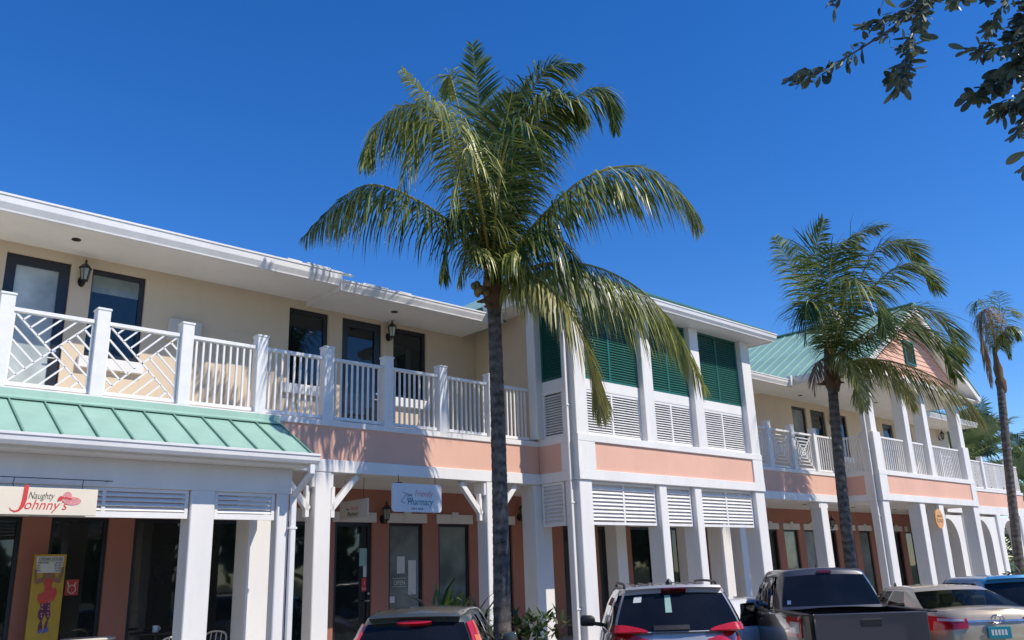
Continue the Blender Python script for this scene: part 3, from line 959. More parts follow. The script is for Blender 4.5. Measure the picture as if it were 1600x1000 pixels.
def frond(parent, cp, leaf=0.8, n=80, droop=0.7, mat='palm', rmat='rachis', tone=(0.0, 1.0), tip_dry=0.0, base=0.06, rr=0.032, name='frond', spread=1.0, wind=0.25, wid=0.018):
    N = 36
    n = int(n*1.45); leaf *= 1.15
    pts = curve_pts(cp, N)
    mb = MB(); mb.t = []
    G = Vector((0, 0, -1))
    flip = random.uniform(-0.25, 0.25)
    for i in range(n):
        s = base+(1-base)*(i+random.random()*0.6)/n
        k = min(int(s*N), N-1); u = s*N-k
        p = pts[k].lerp(pts[k+1], u)
        T = (pts[min(k+1, N)]-pts[max(k-1, 0)]).normalized()
        S = T.cross(Vector((0, 0, 1)))
        if S.length < 0.12: S = T.cross(fw)
        S.normalize()
        Nn = S.cross(T)
        q = (s-base)/(1-base)
        prof = 0.45+0.75*math.sin(min(1, q*1.5+0.12)*math.pi/2) if q < 0.45 else 1.2*(1-((q-0.45)/0.55)**1.5*0.82)
        for side in (-1, 1):
            ln = leaf*prof*random.uniform(0.82, 1.1)
            if random.random() < 0.05: ln *= 0.5
            fwdc = 0.45+0.75*q
            d = (S*side*spread+T*fwdc+Nn*(0.25+flip*side)+Vector((random.uniform(-.2, .2), random.uniform(-.2, .2), random.uniform(-.2, .2)))).normalized()
            dr = droop*random.uniform(0.75, 1.2)
            a = p.copy(); ring = []
            W = (T-d*T.dot(d)).normalized()
            hw = [0.45*wid, wid, 0.75*wid, 0.0]
            for j in range(4):
                if j < 3: ring.append((a-W*hw[j], a+W*hw[j]))
                else: ring.append((a,))
                f = ((j+1)/3)**0.65
                dd = (d*(1-dr*0.75*f)+G*dr*1.35*f+WIND*wind*f*0.5).normalized()
                a = a+dd*ln/3
            k0 = len(mb.v)
            vs = [v for r in ring for v in r]
            mb.add(vs, [(0, 1, 3, 2), (2, 3, 5, 4), (4, 5, 6)])
            tv = min(1, max(0, tone[0]+(tone[1]-tone[0])*random.random()**2.3+(tip_dry*q*random.random())))
            mb.t += [tv*0.75, tv*0.75, tv, tv, tv, tv, min(1, tv+0.15)]
    o = mb.build(name, M[mat], parent, fix=False)
    r = MB(); r.tube(pts[::2], [rr*(1-0.85*i/(N//2)) for i in range(N//2+1)], 5)
    r.build('rachis', M[rmat], o, smooth=60)
    return o


def palm_trunk(parent, a, b, r0_, r1_, bow=Vector((0, 0, 0)), ring=0.085, name='trunk'):
    a = Vector(a); b = Vector(b); ln = (b-a).length
    n = int(ln/ring)*2
    pts, rs = [], []
    for i in range(n+1):
        t = i/n
        pts.append(a.lerp(b, t)+bow*math.sin(math.pi*t)+Vector((random.uniform(-.004, .004), random.uniform(-.004, .004), 0)))
        r = r0_+(r1_-r0_)*t+0.10*math.exp(-t*ln/0.35)
        rs.append(r*(1.018 if i % 2 else 0.99)*random.uniform(0.985, 1.015))
    return MB().tube(pts, rs, 12).build(name, M['trunk'], parent, smooth=50)


def stub(parent, p, d, ln, r, mat='fibre', name='leaf_base'):
    p = Vector(p); d = Vector(d).normalized()
    MB().tube([p, p+d*ln*0.5, p+d*ln+Vector((0, 0, 0.02))], [r, r*0.8, r*0.35], 6).build(name, M[mat], parent, smooth=60)


def dist(p): return fw.dot(Vector(p)-Vector((0, 0, CAM_H)))


def crown(parent, D, fronds, k=1.0):
    for f in fronds:
        cp = [PX(x, y, D+o) for x, y, o in f[0]]
        kw = dict(f[1]); kw['leaf'] *= k
        frond(parent, cp, **kw)


# near coconut palm
P1 = Vector((9.71, 10.94, 0.12))
palm1 = empty('coconut_palm')
tag(palm1, 'tallest coconut palm, in front of the balcony, with nuts under its crown', 'palm tree', 'coconut palms by the building')
top1 = Vector((9.73, 10.92, 6.75))
palm_trunk(palm1, P1, top1+Vector((0, 0, 0.1)), 0.145, 0.115, Vector((0.03, 0, 0)))
D1 = dist(top1)
MB().lathe([(0.125, -0.35), (0.19, -0.1), (0.20, 0.1), (0.16, 0.4), (0.09, 0.8), (0.04, 1.1)], 12, top1).build('crown_shaft', M['fibre'], palm1, smooth=60)
B = (768, 430, 0)
Y_ = dict(mat='palmy')
F1 = [
    ([B, (700, 345, -0.5), (600, 291, -0.9), (540, 305, -1.1), (474, 370, -1.2)], dict(leaf=1.0, droop=0.88, n=105, tone=(0.0, 0.7), tip_dry=0.5)),
    ([B, (735, 320, -0.2), (700, 200, -0.3), (628, 108, -0.5)], dict(leaf=0.55, droop=0.55, n=70, tone=(0.3, 1.0))),
    ([B, (730, 310, -0.4), (690, 190, -0.8), (640, 165, -1.0), (590, 195, -1.2), (568, 258, -1.3)], dict(leaf=0.98, droop=0.9, n=100, tone=(0.1, 1.0), tip_dry=0.4)),
    ([B, (745, 310, -0.7), (705, 205, -1.1), (660, 195, -1.3), (622, 300, -1.5)], dict(leaf=0.95, droop=0.95, n=50, tone=(0.2, 1.0))),
    ([B, (765, 320, 0.1), (752, 200, 0.2), (738, 70, 0.1)], dict(leaf=0.72, droop=0.18, n=90, tone=(0.0, 0.55), spread=1.0)),
    ([B, (757, 330, 0.5), (722, 190, 0.8), (703, 118, 0.9), (700, 150, 1.0)], dict(leaf=0.65, droop=0.7, n=70, tone=(0.2, 0.9))),
    ([B, (795, 300, 0.2), (815, 190, 0.3), (850, 112, 0.3), (905, 100, 0.2)], dict(leaf=0.78, droop=0.55, n=90, tone=(0.0, 0.6))),
    ([B, (800, 320, -0.4), (835, 200, -0.6), (880, 150, -0.7), (915, 190, -0.8)], dict(leaf=0.80, droop=0.75, n=90, tone=(0.0, 0.7))),
    ([B, (805, 330, 0.4), (855, 200, 0.6), (920, 140, 0.7), (950, 150, 0.8), (962, 205, 0.8)], dict(leaf=0.75, droop=0.7, n=90, tone=(0.0, 0.6))),
    ([B, (850, 335, -0.2), (920, 275, -0.5), (1000, 260, -0.7), (1060, 300, -0.9), (1090, 352, -1.0)], dict(leaf=1.02, droop=0.88, n=110, tone=(0.0, 0.75), tip_dry=0.5)),
    ([B, (830, 360, 0.5), (900, 300, 0.8), (960, 290, 1.0), (1000, 330, 1.0)], dict(leaf=0.78, droop=0.8, n=80, tone=(0.0, 0.5))),
    ([(775, 445, 0), (850, 412, -0.4), (940, 420, -0.9), (1030, 480, -1.3), (1098, 600, -1.6)], dict(leaf=1.3, droop=1.0, n=130, tone=(0.15, 0.9), tip_dry=0.5, base=0.05)),
    ([(778, 450, 0), (830, 430, -0.8), (885, 475, -1.4), (920, 560, -1.7), (940, 650, -1.8)], dict(leaf=0.95, droop=0.95, n=110, tone=(0.1, 0.9), mat='palmy', tip_dry=0.4)),
    ([B, (742, 345, -0.6), (715, 330, -0.9), (700, 380, -1.1), (692, 440, -1.2)], dict(leaf=0.7, droop=0.7, n=60, tone=(0.0, 0.7))),
    ([B, (755, 340, -1.0), (740, 260, -1.6), (725, 235, -2.0), (706, 330, -2.3)], dict(leaf=0.78, droop=0.95, n=38, tone=(0.2, 1.0))),
    ([B, (775, 330, -0.8), (790, 230, -1.3), (820, 190, -1.7), (850, 260, -2.0)], dict(leaf=0.85, droop=0.85, n=38, tone=(0.0, 0.6))),
    ([B, (785, 320, 0.8), (800, 180, 1.2), (830, 120, 1.4)], dict(leaf=0.75, droop=0.45, n=80, tone=(0.0, 0.4))),
    ([B, (790, 330, -0.2), (812, 230, -0.3), (845, 165, -0.4), (885, 178, -0.5)], dict(leaf=0.8, droop=0.6, n=80, tone=(0.0, 0.7))),
    ([B, (775, 320, -0.5), (785, 220, -0.8), (800, 145, -0.9)], dict(leaf=0.7, droop=0.35, n=80, tone=(0.0, 0.6))),
    ([B, (755, 395, -0.6), (735, 388, -1.0), (716, 445, -1.2)], dict(leaf=0.6, droop=0.9, n=42, tone=(0.2, 1.0))),
    ([B, (790, 400, -0.5), (808, 396, -0.9), (820, 450, -1.1)], dict(leaf=0.6, droop=0.9, n=42, tone=(0.2, 1.0))),
    ([B, (800, 390, -0.3), (850, 360, -0.6), (890, 390, -0.9), (905, 420, -1.0)], dict(leaf=0.85, droop=0.9, n=80, tone=(0.0, 0.6))),
]
crown(palm1, D1, F1)
for i in range(9):
    a = i*0.7
    stub(palm1, top1+Vector((0.12*math.cos(a), 0.12*math.sin(a), random.uniform(-0.3, 0.2))), (math.cos(a), math.sin(a), random.uniform(-0.3, 0.7)), random.uniform(0.15, 0.3), 0.05)
cm = MB().lathe([(0.01, -0.13), (0.06, -0.10), (0.095, -0.02), (0.09, 0.06), (0.05, 0.115), (0.01, 0.13)], 10).mesh('coconut', M['coco'], 60)
for i in range(6):
    q = PX(750+random.uniform(-10, 12), 440+random.uniform(-12, 18), D1-0.3+random.uniform(-.15, .1))
    place('coconut', cm, q, palm1, rot=(random.uniform(-.4, .4), random.uniform(-.4, .4), 0), scale=(0.65,)*3)
for i in range(5):
    a = PX(772+random.uniform(-6, 6), 400, D1-0.15); b = PX(740+random.uniform(-12, 25), 440+random.uniform(-10, 10), D1-0.35)
    MB().tube([a, a.lerp(b, .5)+Vector((0, 0, .08)), b], [0.018, 0.014, 0.006], 5).build('flower_stalk', M['rachis'], palm1, smooth=60)

# second coconut palm
P2 = Vector((21.75, 11.0, 0.12))
palm2 = empty('coconut_palm')
tag(palm2, 'coconut palm with wind-blown crown in front of the gabled porch', 'palm tree', 'coconut palms by the building')
top2 = PX(1299, 585, dist((22.0, 11.0, 6.9)))
palm_trunk(palm2, P2, top2, 0.16, 0.125, Vector((-0.12, 0, 0)))
D2 = dist(top2)
MB().lathe([(0.14, -0.5), (0.22, -0.25), (0.2, 0.0), (0.15, 0.4), (0.07, 0.9)], 12, top2).build('crown_shaft', M['fibre'], palm2, smooth=60)
B2 = (1300, 560, 0)
F2 = [
    ([B2, (1272, 480, -0.3), (1240, 420, -0.4), (1210, 370, -0.5)], dict(leaf=0.55, droop=0.5, n=60, tone=(0.1, 0.8), wind=0.6)),
    ([B2, (1288, 480, 0.2), (1272, 410, 0.2), (1287, 343, 0.2)], dict(leaf=0.75, droop=0.4, n=80, tone=(0.1, 0.8), wind=0.8)),
    ([B2, (1300, 470, -0.5), (1300, 400, -0.8), (1335, 365, -0.9)], dict(leaf=0.85, droop=0.6, n=85, tone=(0.0, 0.8), wind=0.8)),
    ([B2, (1318, 450, 0.3), (1340, 370, 0.4), (1378, 352, 0.5)], dict(leaf=0.75, droop=0.5, n=80, tone=(0.0, 0.6), wind=0.8)),
    ([B2, (1330, 470, 0.8), (1370, 390, 1.0), (1410, 380, 1.0), (1440, 410, 1.0)], dict(leaf=0.8, droop=0.6, n=80, tone=(0.0, 0.6), wind=0.8)),
    ([B2, (1340, 480, -0.3), (1390, 425, -0.6), (1430, 415, -0.9), (1468, 455, -1.0)], dict(leaf=0.85, droop=0.65, n=90, tone=(0.0, 0.8), wind=0.7)),
    ([B2, (1360, 515, 0.2), (1420, 480, 0.0), (1475, 500, -0.3), (1505, 565, -0.5)], dict(leaf=0.9, droop=0.7, n=95, tone=(0.0, 0.6), wind=0.6)),
    ([B2, (1350, 530, -0.8), (1410, 505, -1.4), (1465, 530, -1.8), (1495, 590, -2.0)], dict(leaf=0.9, droop=0.75, n=95, tone=(0.0, 0.6), wind=0.6)),
    ([(1303, 572, 0), (1370, 562, -0.8), (1440, 580, -1.6), (1500, 615, -2.1), (1532, 655, -2.4)], dict(leaf=0.95, droop=1.1, n=120, tone=(0.0, 0.9), mat='palmy', wind=0.4)),
    ([(1300, 560, -0.2), (1312, 552, -0.7), (1335, 580, -1.2), (1350, 640, -1.5)], dict(leaf=0.62, droop=0.75, n=70, tone=(0.1, 1.0), mat='palmy')),
    ([B2, (1280, 500, -0.8), (1262, 470, -1.2), (1258, 530, -1.5)], dict(leaf=0.8, droop=0.9, n=80, tone=(0.0, 0.5))),
    ([B2, (1315, 490, -0.9), (1330, 440, -1.4), (1365, 460, -1.9), (1385, 520, -2.1)], dict(leaf=0.9, droop=0.85, n=85, tone=(0.0, 0.6))),
    ([(1300, 575, 0), (1288, 560, -0.5), (1275, 575, -0.8), (1273, 615, -1.0)], dict(leaf=0.45, droop=0.85, n=45, tone=(0.0, 0.8), mat='palmd', rmat='rachisd')),
    ([(1302, 575, 0), (1360, 560, 0.3), (1400, 590, 0.3), (1430, 640, 0.2)], dict(leaf=0.7, droop=0.9, n=70, tone=(0.0, 0.8), mat='palmy')),
]
for f in F2: f[1]['droop'] *= 0.78
crown(palm2, D2, F2, 1.28)
for i in range(8):
    a = i*0.8
    stub(palm2, top2+Vector((0.13*math.cos(a), 0.13*math.sin(a), random.uniform(-0.45, 0.1))), (math.cos(a), math.sin(a), random.uniform(-0.5, 0.4)), random.uniform(0.15, 0.35), 0.055)

# third, ragged palm
palm3 = empty('coconut_palm')
tag(palm3, 'ragged thin palm with one dead brown frond hanging, at the right edge', 'palm tree', 'coconut palms by the building')
P3 = PX(1603, 960, dist((34.6, 11.0, 1.2))); P3.z = 0.1
top3 = PX(1562, 590, dist((35.6, 11.0, 8.3)))
palm_trunk(palm3, P3, top3, 0.17, 0.14, Vector((-0.1, 0, 0)))
MB().lathe([(0.13, -0.6), (0.17, -0.5), (0.20, -0.15), (0.14, 0.0), (0.17, 0.35), (0.11, 0.6), (0.06, 1.2)], 12, top3).build('crown_shaft', M['fibre'], palm3, smooth=60)
D3 = dist(top3)
B3 = (1558, 550, 0)
F3 = [
    ([B3, (1548, 500, -0.3), (1536, 484, -0.6), (1536, 530, -0.9), (1548, 600, -1.0)], dict(leaf=0.95, droop=0.95, n=75, tone=(0.1, 1.0), mat='palmd', rmat='rachisd', spread=0.5)),
    ([B3, (1545, 500, 0), (1528, 470, 0), (1515, 490, 0)], dict(leaf=0.75, droop=0.8, n=40, tone=(0.0, 0.7))),
    ([B3, (1558, 510, 0), (1562, 480, 0), (1558, 455, 0)], dict(leaf=0.75, droop=0.4, n=22, tone=(0.2, 0.9), wind=0.9, wid=0.014)),
    ([B3, (1565, 510, -0.3), (1572, 485, -0.5), (1590, 490, -0.6)], dict(leaf=0.8, droop=0.6, n=26, tone=(0.2, 0.9), wind=0.9, wid=0.014)),
    ([B3, (1568, 520, -0.2), (1580, 510, -0.3), (1592, 528, -0.4)], dict(leaf=0.65, droop=0.8, n=60, tone=(0.0, 0.8))),
    ([B3, (1562, 525, 0.3), (1568, 520, 0.4), (1578, 560, 0.4)], dict(leaf=0.6, droop=0.9, n=45, tone=(0.0, 0.7))),
    ([B3, (1552, 520, 0.3), (1545, 505, 0.4), (1538, 540, 0.4)], dict(leaf=0.6, droop=0.9, n=45, tone=(0.0, 0.6))),
]
crown(palm3, D3, F3)


# ------------------------------------------------------------------ fan palms behind the terrace
def fan_palm(base, h, n, size, label, seed):
    random.seed(seed)
    o = empty('fan_palm')
    tag(o, label, 'palm tree', 'fan palms behind the terrace')
    base = Vector(base); top = base+Vector((0, 0, h))
    MB().tube([base, base.lerp(top, 0.5), top], [0.22, 0.17, 0.15], 10).build('trunk', M['trunk'], o, smooth=60)
    for i in range(n):
        az = i*2.4+random.uniform(-.3, .3); el = random.uniform(-0.55, 1.25)
        d = Vector((math.cos(az)*math.cos(el), math.sin(az)*math.cos(el), math.sin(el)))
        pl = random.uniform(0.8, 1.3)*size
        hub = top+d*pl+Vector((0, 0, -0.12*pl))
        lf = MB(); lf.t = []
        S = d.cross(Vector((0, 0, 1)))
        if S.length < 0.1: S = Vector((1, 0, 0))
        S.normalize(); U = S.cross(d)
        ns = 30; tv = random.uniform(0.0, 0.7)
        for k in range(ns):
            a = (k/(ns-1)-0.5)*4.6
            dd = (d*math.cos(a)+S*math.sin(a)+U*0.15).normalized()
            W = (-d*math.sin(a)+S*math.cos(a))
            ln = size*random.uniform(0.85, 1.0)*(1-0.25*abs(a)/2.3)
            mid = hub+dd*ln*0.6; tip = hub+dd*ln+Vector((0, 0, -0.22*ln*random.uniform(0.5, 1.4)))
            lf.add([hub, mid-W*0.035*size, mid+W*0.035*size, tip], [(0, 1, 2), (1, 3, 2)])
            t2 = min(1, max(0, tv+random.uniform(-.15, .25)))
            lf.t += [t2, t2, t2, t2]
        l = lf.build('leaf', M['fan'], o, fix=False)
        MB().tube([top, top.lerp(hub, .5)+Vector((0, 0, .06)), hub], [0.03, 0.02, 0.014], 5).build('petiole', M['rachis'], l)
    return o


fan_palm((43.0, 15.5, 0), 6.3, 22, 1.55, 'fan palm rising beside the far end of the upper roof', 3)
fan_palm((46.5, 16.5, 0), 7.4, 22, 1.6, 'fan palm half hidden behind the thin ragged trunk', 5)
fan_palm((44.2, 14.0, 0), 4.6, 20, 1.4, 'lower fan palm just above the far white railing', 8)
fan_palm((48.5, 13.6, 0), 6.0, 18, 1.5, 'fan palm cut by the right picture edge', 9)
fan_palm((43.0, 13.9, 0), 1.9, 18, 1.2, 'short fan palm seen through the far archway', 12)
random.seed(21)


# ------------------------------------------------------------------ broad-leaved tree reaching in from the right
def leaf_cluster(mb, p, d, n, size):
    """a whorl of blunt oval leaves"""
    for i in range(n):
        az = random.uniform(0, 6.283); el = random.uniform(-1.1, 0.45)
        v = (Vector((math.cos(az)*math.cos(el), math.sin(az)*math.cos(el), math.sin(el)))+d*0.6).normalized()
        ln = size*random.choice((0.5, 0.7, 0.85, 1.0, 1.25))*random.uniform(0.9, 1.1); w = ln*random.uniform(0.17, 0.23)
        s = v.cross(Vector((random.uniform(-1, 1), random.uniform(-1, 1), random.uniform(-1, 1)))).normalized()
        u = s.cross(v)*ln
        cv = random.uniform(-0.10, 0.16); fold = random.uniform(0.0, 0.25)
        b = p+v*0.02
        vs = [b]; ts = (0.18, 0.4, 0.62, 0.82, 0.95); ws = (0.5, 0.88, 1.0, 0.78, 0.4)
        for t, wd in zip(ts, ws):
            c = b+v*ln*t+u*cv*t*t
            vs += [c-s*w*wd+u*fold*w/ln*wd*2, c, c+s*w*wd+u*fold*w/ln*wd*2]
        vs.append(b+v*ln+u*cv)
        fs = [(0, 1, 2), (0, 2, 3)]
        for k in range(4):
            o = 1+3*k
            fs += [(o, o+3, o+4, o+1), (o+1, o+4, o+5, o+2)]
        fs += [(13, 16, 14), (14, 16, 15)]
        mb.add(vs, fs)
        t = random.random()
        mb.t += [t]*17


tree = empty('broadleaf_tree')
tag(tree, 'dark leafy branches hanging into the sky at the top right corner', 'tree')
TD = 7.0
TB = PX(2150, 600, TD); TB.z = 0
tt = TB+Vector((0.1, 0.2, 4.6))
MB().tube([TB, TB+Vector((0.05, 0, 1.5)), TB+Vector((0, .1, 3.2)), tt], [0.24, 0.19, 0.17, 0.13], 10).build('trunk', M['bark'], tree, smooth=60)
hub = PX(1780, -170, TD)
limbs = [[tt, tt.lerp(hub, .5)+Vector((0, 0, .25)), hub], [hub, PX(1600, -160, TD), PX(1480, -70, TD-.1)],
         [hub, PX(1700, -60, TD-.2), PX(1640, 20, TD-.2)], [tt, tt+Vector((.4, .6, 1.2)), tt+Vector((.8, 1.2, 2.0))], [tt, tt+Vector((.5, -.8, 1.0)), tt+Vector((.8, -1.5, 1.6))]]
for l in limbs:
    MB().tube(curve_pts(l, 8), [0.07-0.045*i/8 for i in range(9)], 7).build('limb', M['bark'], tree, smooth=60)
twigs = [
    ([(1480, -70), (1450, 0), (1400, 40), (1330, 85), (1280, 112), (1236, 126)], 5, 0.085, 34),
    ([(1470, -60), (1440, -10), (1428, 50), (1412, 100), (1403, 135)], 6, 0.115, 26),
    ([(1450, -20), (1425, 10), (1380, 30), (1345, 40)], 5, 0.10, 16),
    ([(1520, -80), (1500, -20), (1495, 5)], 5, 0.10, 10),
    ([(1350, -60), (1320, -20), (1305, 2)], 4, 0.10, 8),
    ([(1640, 20), (1600, 60), (1560, 75), (1512, 80)], 5, 0.09, 20),
    ([(1640, 0), (1590, -20), (1560, 20), (1545, 50)], 5, 0.09, 18),
    ([(1640, 40), (1605, 100), (1560, 125), (1515, 150)], 6, 0.11, 24),
    ([(1650, 60), (1610, 130), (1585, 160), (1560, 172)], 6, 0.105, 22),
    ([(1650, 80), (1625, 150), (1600, 190), (1585, 208)], 5, 0.10, 16),
    ([(1660, 100), (1640, 180), (1615, 230), (1605, 260)], 4, 0.115, 12),
    ([(1640, 20), (1610, 50), (1590, 90), (1575, 110)], 7, 0.11, 26),
    ([(1640, -10), (1620, 10), (1600, 30), (1585, 60)], 7, 0.10, 24),
    ([(1640, -30), (1600, -40), (1570, -30), (1540, -10)], 6, 0.10, 18),
]
for tw, nl, sz, cnt in twigs:
    pts = curve_pts([PX(x, y, TD-0.2+0.25*math.sin(x*0.05+y*0.09)) for x, y in tw], 24)
    b = MB().tube(pts[::2], [0.013-0.010*i/12 for i in range(13)], 5).build('twig', M['bark'], tree, smooth=60)
    mb = MB(); mb.t = []
    cnt = int(cnt*1.25)
    for i in range(cnt):
        t = 0.15+0.85*(i+random.random())/cnt
        k = min(23, int(t*24)); p = pts[k].lerp(pts[k+1], t*24-k)
        d = (pts[k+1]-pts[k]).normalized()
        p = p+Vector((random.uniform(-1, 1), random.uniform(-1, 1), random.uniform(-1, 1)))*0.03
        leaf_cluster(mb, p, d, max(2, nl-2), sz*1.15)
    mb.build('leaves', M['broad'], b, fix=False)
# the rest of the crown, above and right of the picture
mb = MB(); mb.t = []
for i in range(420):
    x = random.uniform(1290, 2300); y = random.uniform(-620, -95) if x < 1640 else random.uniform(-620, 60)
    p = PX(x, y, TD+random.uniform(-0.9, 1.2))
    leaf_cluster(mb, p, Vector((0, 0, -.3)), 9, 0.12)
mb.build('crown', M['broad'], tree, fix=False)


# ------------------------------------------------------------------ low plants in the beds
def blade_plant(name, label, base, n, ln, w, mat, group, tone=(0, 1), arch=0.9, cat='plant', spread=0.15, up=0.9, stems=0):
    o = empty(name)
    tag(o, label, cat, group)
    base = Vector(base)
    per = 1 if n <= 130 else n
    for c in range(0, n, per):
        mb = MB(); mb.t = []
        for i in range(per):
            az = random.uniform(0, 6.283); e = random.uniform(0.25, up*1.4)
            d = Vector((math.cos(az)*math.cos(e), math.sin(az)*math.cos(e), math.sin(e)))
            S = d.cross(Vector((0, 0, 1))).normalized()
            p = base+Vector((random.uniform(-spread, spread), random.uniform(-spread, spread), random.uniform(0, stems) if stems else 0))
            L = ln*random.uniform(0.6, 1.1); prev = []
            hw = [0.5*w, w, 0.8*w, 0.45*w, 0.0]; vs = []
            for j in range(5):
                vs += [p-S*hw[j], p+S*hw[j]]
                dd = (d+Vector((0, 0, -arch*((j+1)/4)**1.5))).normalized()
                p = p+dd*L/4
            mb.add(vs, [(0, 1, 3, 2), (2, 3, 5, 4), (4, 5, 7, 6), (6, 7, 9, 8)])
            t = random.uniform(*tone); mb.t += [t*.7]*4+[t]*6
        lo_ = mb.build('leaf' if per == 1 else 'foliage', M[mat], o, fix=False)
        if per > 1: lo_['kind'] = 'stuff'
    if stems:
        MB().tube([base, base+Vector((0.02, 0, stems))], [0.03, 0.02], 6).build('stem', M['bark'], o)
    return o


GB_ = 'plants in the beds along the walkway'
blade_plant('bed_plant', 'long-leaved plant with one pale arching leaf behind the grey hatchback', (8.95, 11.4, 0.46), 110, 0.9, 0.035, 'bush', GB_, stems=0.85, spread=0.25)
blade_plant('bed_plant', 'dark narrow-leaved plant just left of the nearest palm trunk', (9.7, 11.6, 0.46), 110, 0.8, 0.03, 'bush', GB_, tone=(0, .6), stems=0.8, spread=0.25)
blade_plant('bed_plant', 'dense green shrub just right of the nearest palm trunk', (10.3, 10.72, 0.1), 420, 0.24, 0.035, 'bush', GB_, tone=(0, .5), arch=0.5, spread=0.36, stems=1.12)
blade_plant('bed_plant', 'variegated shrub showing above the pickup roof, left of its palm', (20.7, 10.9, 0.1), 60, 0.5, 0.05, 'bush', GB_, tone=(.4, 1), spread=0.3, stems=1.2)
blade_plant('bed_plant', 'variegated shrub showing above the pickup roof, beside the palm trunk', (21.4, 11.1, 0.1), 50, 0.5, 0.05, 'bush', GB_, tone=(.3, 1), spread=0.3, stems=1.25)
blade_plant('bed_plant', 'small dark plant between the pickup and the beige sedan', (23.3, 10.8, 0.1), 40, 0.4, 0.04, 'bush', GB_, tone=(0, .5), spread=0.25, stems=1.0)
blade_plant('bed_plant', 'bushy plant above the blue car at the right edge', (32.8, 10.7, 0.1), 70, 0.55, 0.05, 'bush', GB_, tone=(0, .9), spread=0.5, stems=1.3)
#NEXT2
#NEXT2
# ------------------------------------------------------------------ trees across the lot, behind the viewer (mirrored in the shop glass)
tl = MB(); tl.t = []
random.seed(77)
for i in range(4200):
    x = random.uniform(-45, 60)
    ht = 4.2+2.6*math.sin(x*0.33)+1.4*math.sin(x*0.91+1)
    z = random.uniform(0.2, 1)**0.8*max(2.0, ht+1.5)
    p = Vector((x, -19+random.uniform(-2.2, 2.2)+0.8*math.sin(x), z))
    a = random.uniform(0, 6.28); s = Vector((math.cos(a), math.sin(a), random.uniform(-.6, .6)))*0.55; u = Vector((random.uniform(-.6, .6), random.uniform(-.6, .6), 0.6))
    tl.add([p-s, p-u*.5, p+s, p+u], [(0, 1, 2, 3)]); tl.t += [random.random()*.6]*4
tl = tl.build('far_tree_line', M['bush'], fix=False)
tag(tl, 'dense green tree line mirrored in the shop windows', None, None, 'stuff')
random.seed(5)


# ------------------------------------------------------------------ lettering
def text_me(body, size, mat, shear=0.0, align='LEFT', ext=0.002, squash=1.0):
    cu = bpy.data.curves.new('lettering', 'FONT')
    cu.body = body; cu.size = size; cu.shear = shear; cu.align_x = align; cu.extrude = ext
    cu.resolution_u = 3
    ob = bpy.data.objects.new('lettering', cu)
    COL.objects.link(ob)
    dg = bpy.context.evaluated_depsgraph_get()
    me = bpy.data.meshes.new_from_object(ob.evaluated_get(dg))
    bpy.data.objects.remove(ob); bpy.data.curves.remove(cu)
    for v in me.vertices: v.co.x *= squash
    me.materials.clear(); me.materials.append(M[mat])
    return me


def text_on(parent, body, x, y, z, size, mat, shear=0.0, rz=0.0, align='LEFT', squash=1.0, name='lettering', tilt=0.0):
    """upright lettering facing -Y"""
    return place(name, text_me(body, size, mat, shear, align, squash=squash), (x, y, z), parent, rot=(rad(90), tilt, rz))


def poly(parent, name, pts, y, mat, th=0.003):
    return MB().prism(pts, y-th, y, 'y').build(name, M[mat], parent)


# long hanging sign of the left shop
s1 = empty('hanging_sign', (0, 0, 0))
tag(s1, 'long cream hanging sign with red script lettering and a pink hat', 'sign')
y1 = 11.66
box('board', 1.35, 3.58, y1, y1+0.03, 2.75, 3.075, 'cream', s1, 0.004)
for xx in (2.62, 3.40):
    MB().tube([(xx, y1+0.015, 3.07), (xx-0.012, y1+0.015, 3.12), (xx, y1+0.015, 3.19)], 0.005, 5).build('hook', M['black'], s1)
MB().tube([(1.3, y1+0.015, 3.19), (3.75, y1+0.015, 3.19)], 0.006, 5).build('rod', M['black'], s1)
for xx in (1.35, 3.70):
    MB().tube([(xx, y1+0.015, 3.19), (xx, y1+0.16, 3.20)], 0.008, 5).build('rod_bracket', M['black'], s1)
yl = y1-0.001
poly(s1, 'lettering', [(2.735, 3.10), (2.785, 3.10), (2.778, 2.92), (2.755, 2.84), (2.71, 2.79), (2.66, 2.775), (2.61, 2.80), (2.60, 2.835), (2.625, 2.805), (2.665, 2.795), (2.695, 2.81), (2.715, 2.86), (2.725, 2.93)], yl, 'red')
text_on(s1, 'ohnny\u2019s', 2.745, yl, 2.815, 0.17, 'red', 0.30, squash=0.92)
text_on(s1, 'Naughty', 2.785, yl, 2.94, 0.12, 'ink', 0.30, squash=0.70)
hat = [(3.285+0.105*math.cos(a), 2.925+0.05*math.sin(a)) for a in [i*math.pi/9 for i in range(18)]]
poly(s1, 'hat_picture', hat, yl-0.0015, 'rose')
poly(s1, 'hat_picture', [(3.225+0.05*math.cos(a), 2.985+0.05*math.sin(a)) for a in [i*math.pi/7 for i in range(14)]], yl-0.003, 'rose')
poly(s1, 'hat_band', [(3.185, 2.955), (3.275, 2.935), (3.285, 2.955), (3.20, 2.975)], yl-0.005, 'red')
poly(s1, 'bow_picture', [(3.115, 2.92), (3.165, 2.93), (3.19, 2.965), (3.15, 2.985), (3.125, 2.96)], yl-0.0045, 'red')

# painted opening-hours board against the pier
s2 = empty('hours_board', (0, 0, 0))
tag(s2, 'tall yellow painted board with opening hours held up by a painted figure', 'board')
yb2 = 14.28
bx0, bw, bz1 = 3.60, 0.435, 2.385
box('board', bx0, bx0+bw, yb2, yb2+0.03, 0.47, bz1, 'gold', s2, 0.004)
yp = yb2-0.001
PXM = 0.0118*0.128        # metres per enlarged picture pixel


def bp(pts):
    out = []
    for x, y in pts:
        left = 145-(y-122)*0.137
        out.append((bx0+(x-left)/365*bw, bz1-(y-122)*0.00128))
    return out


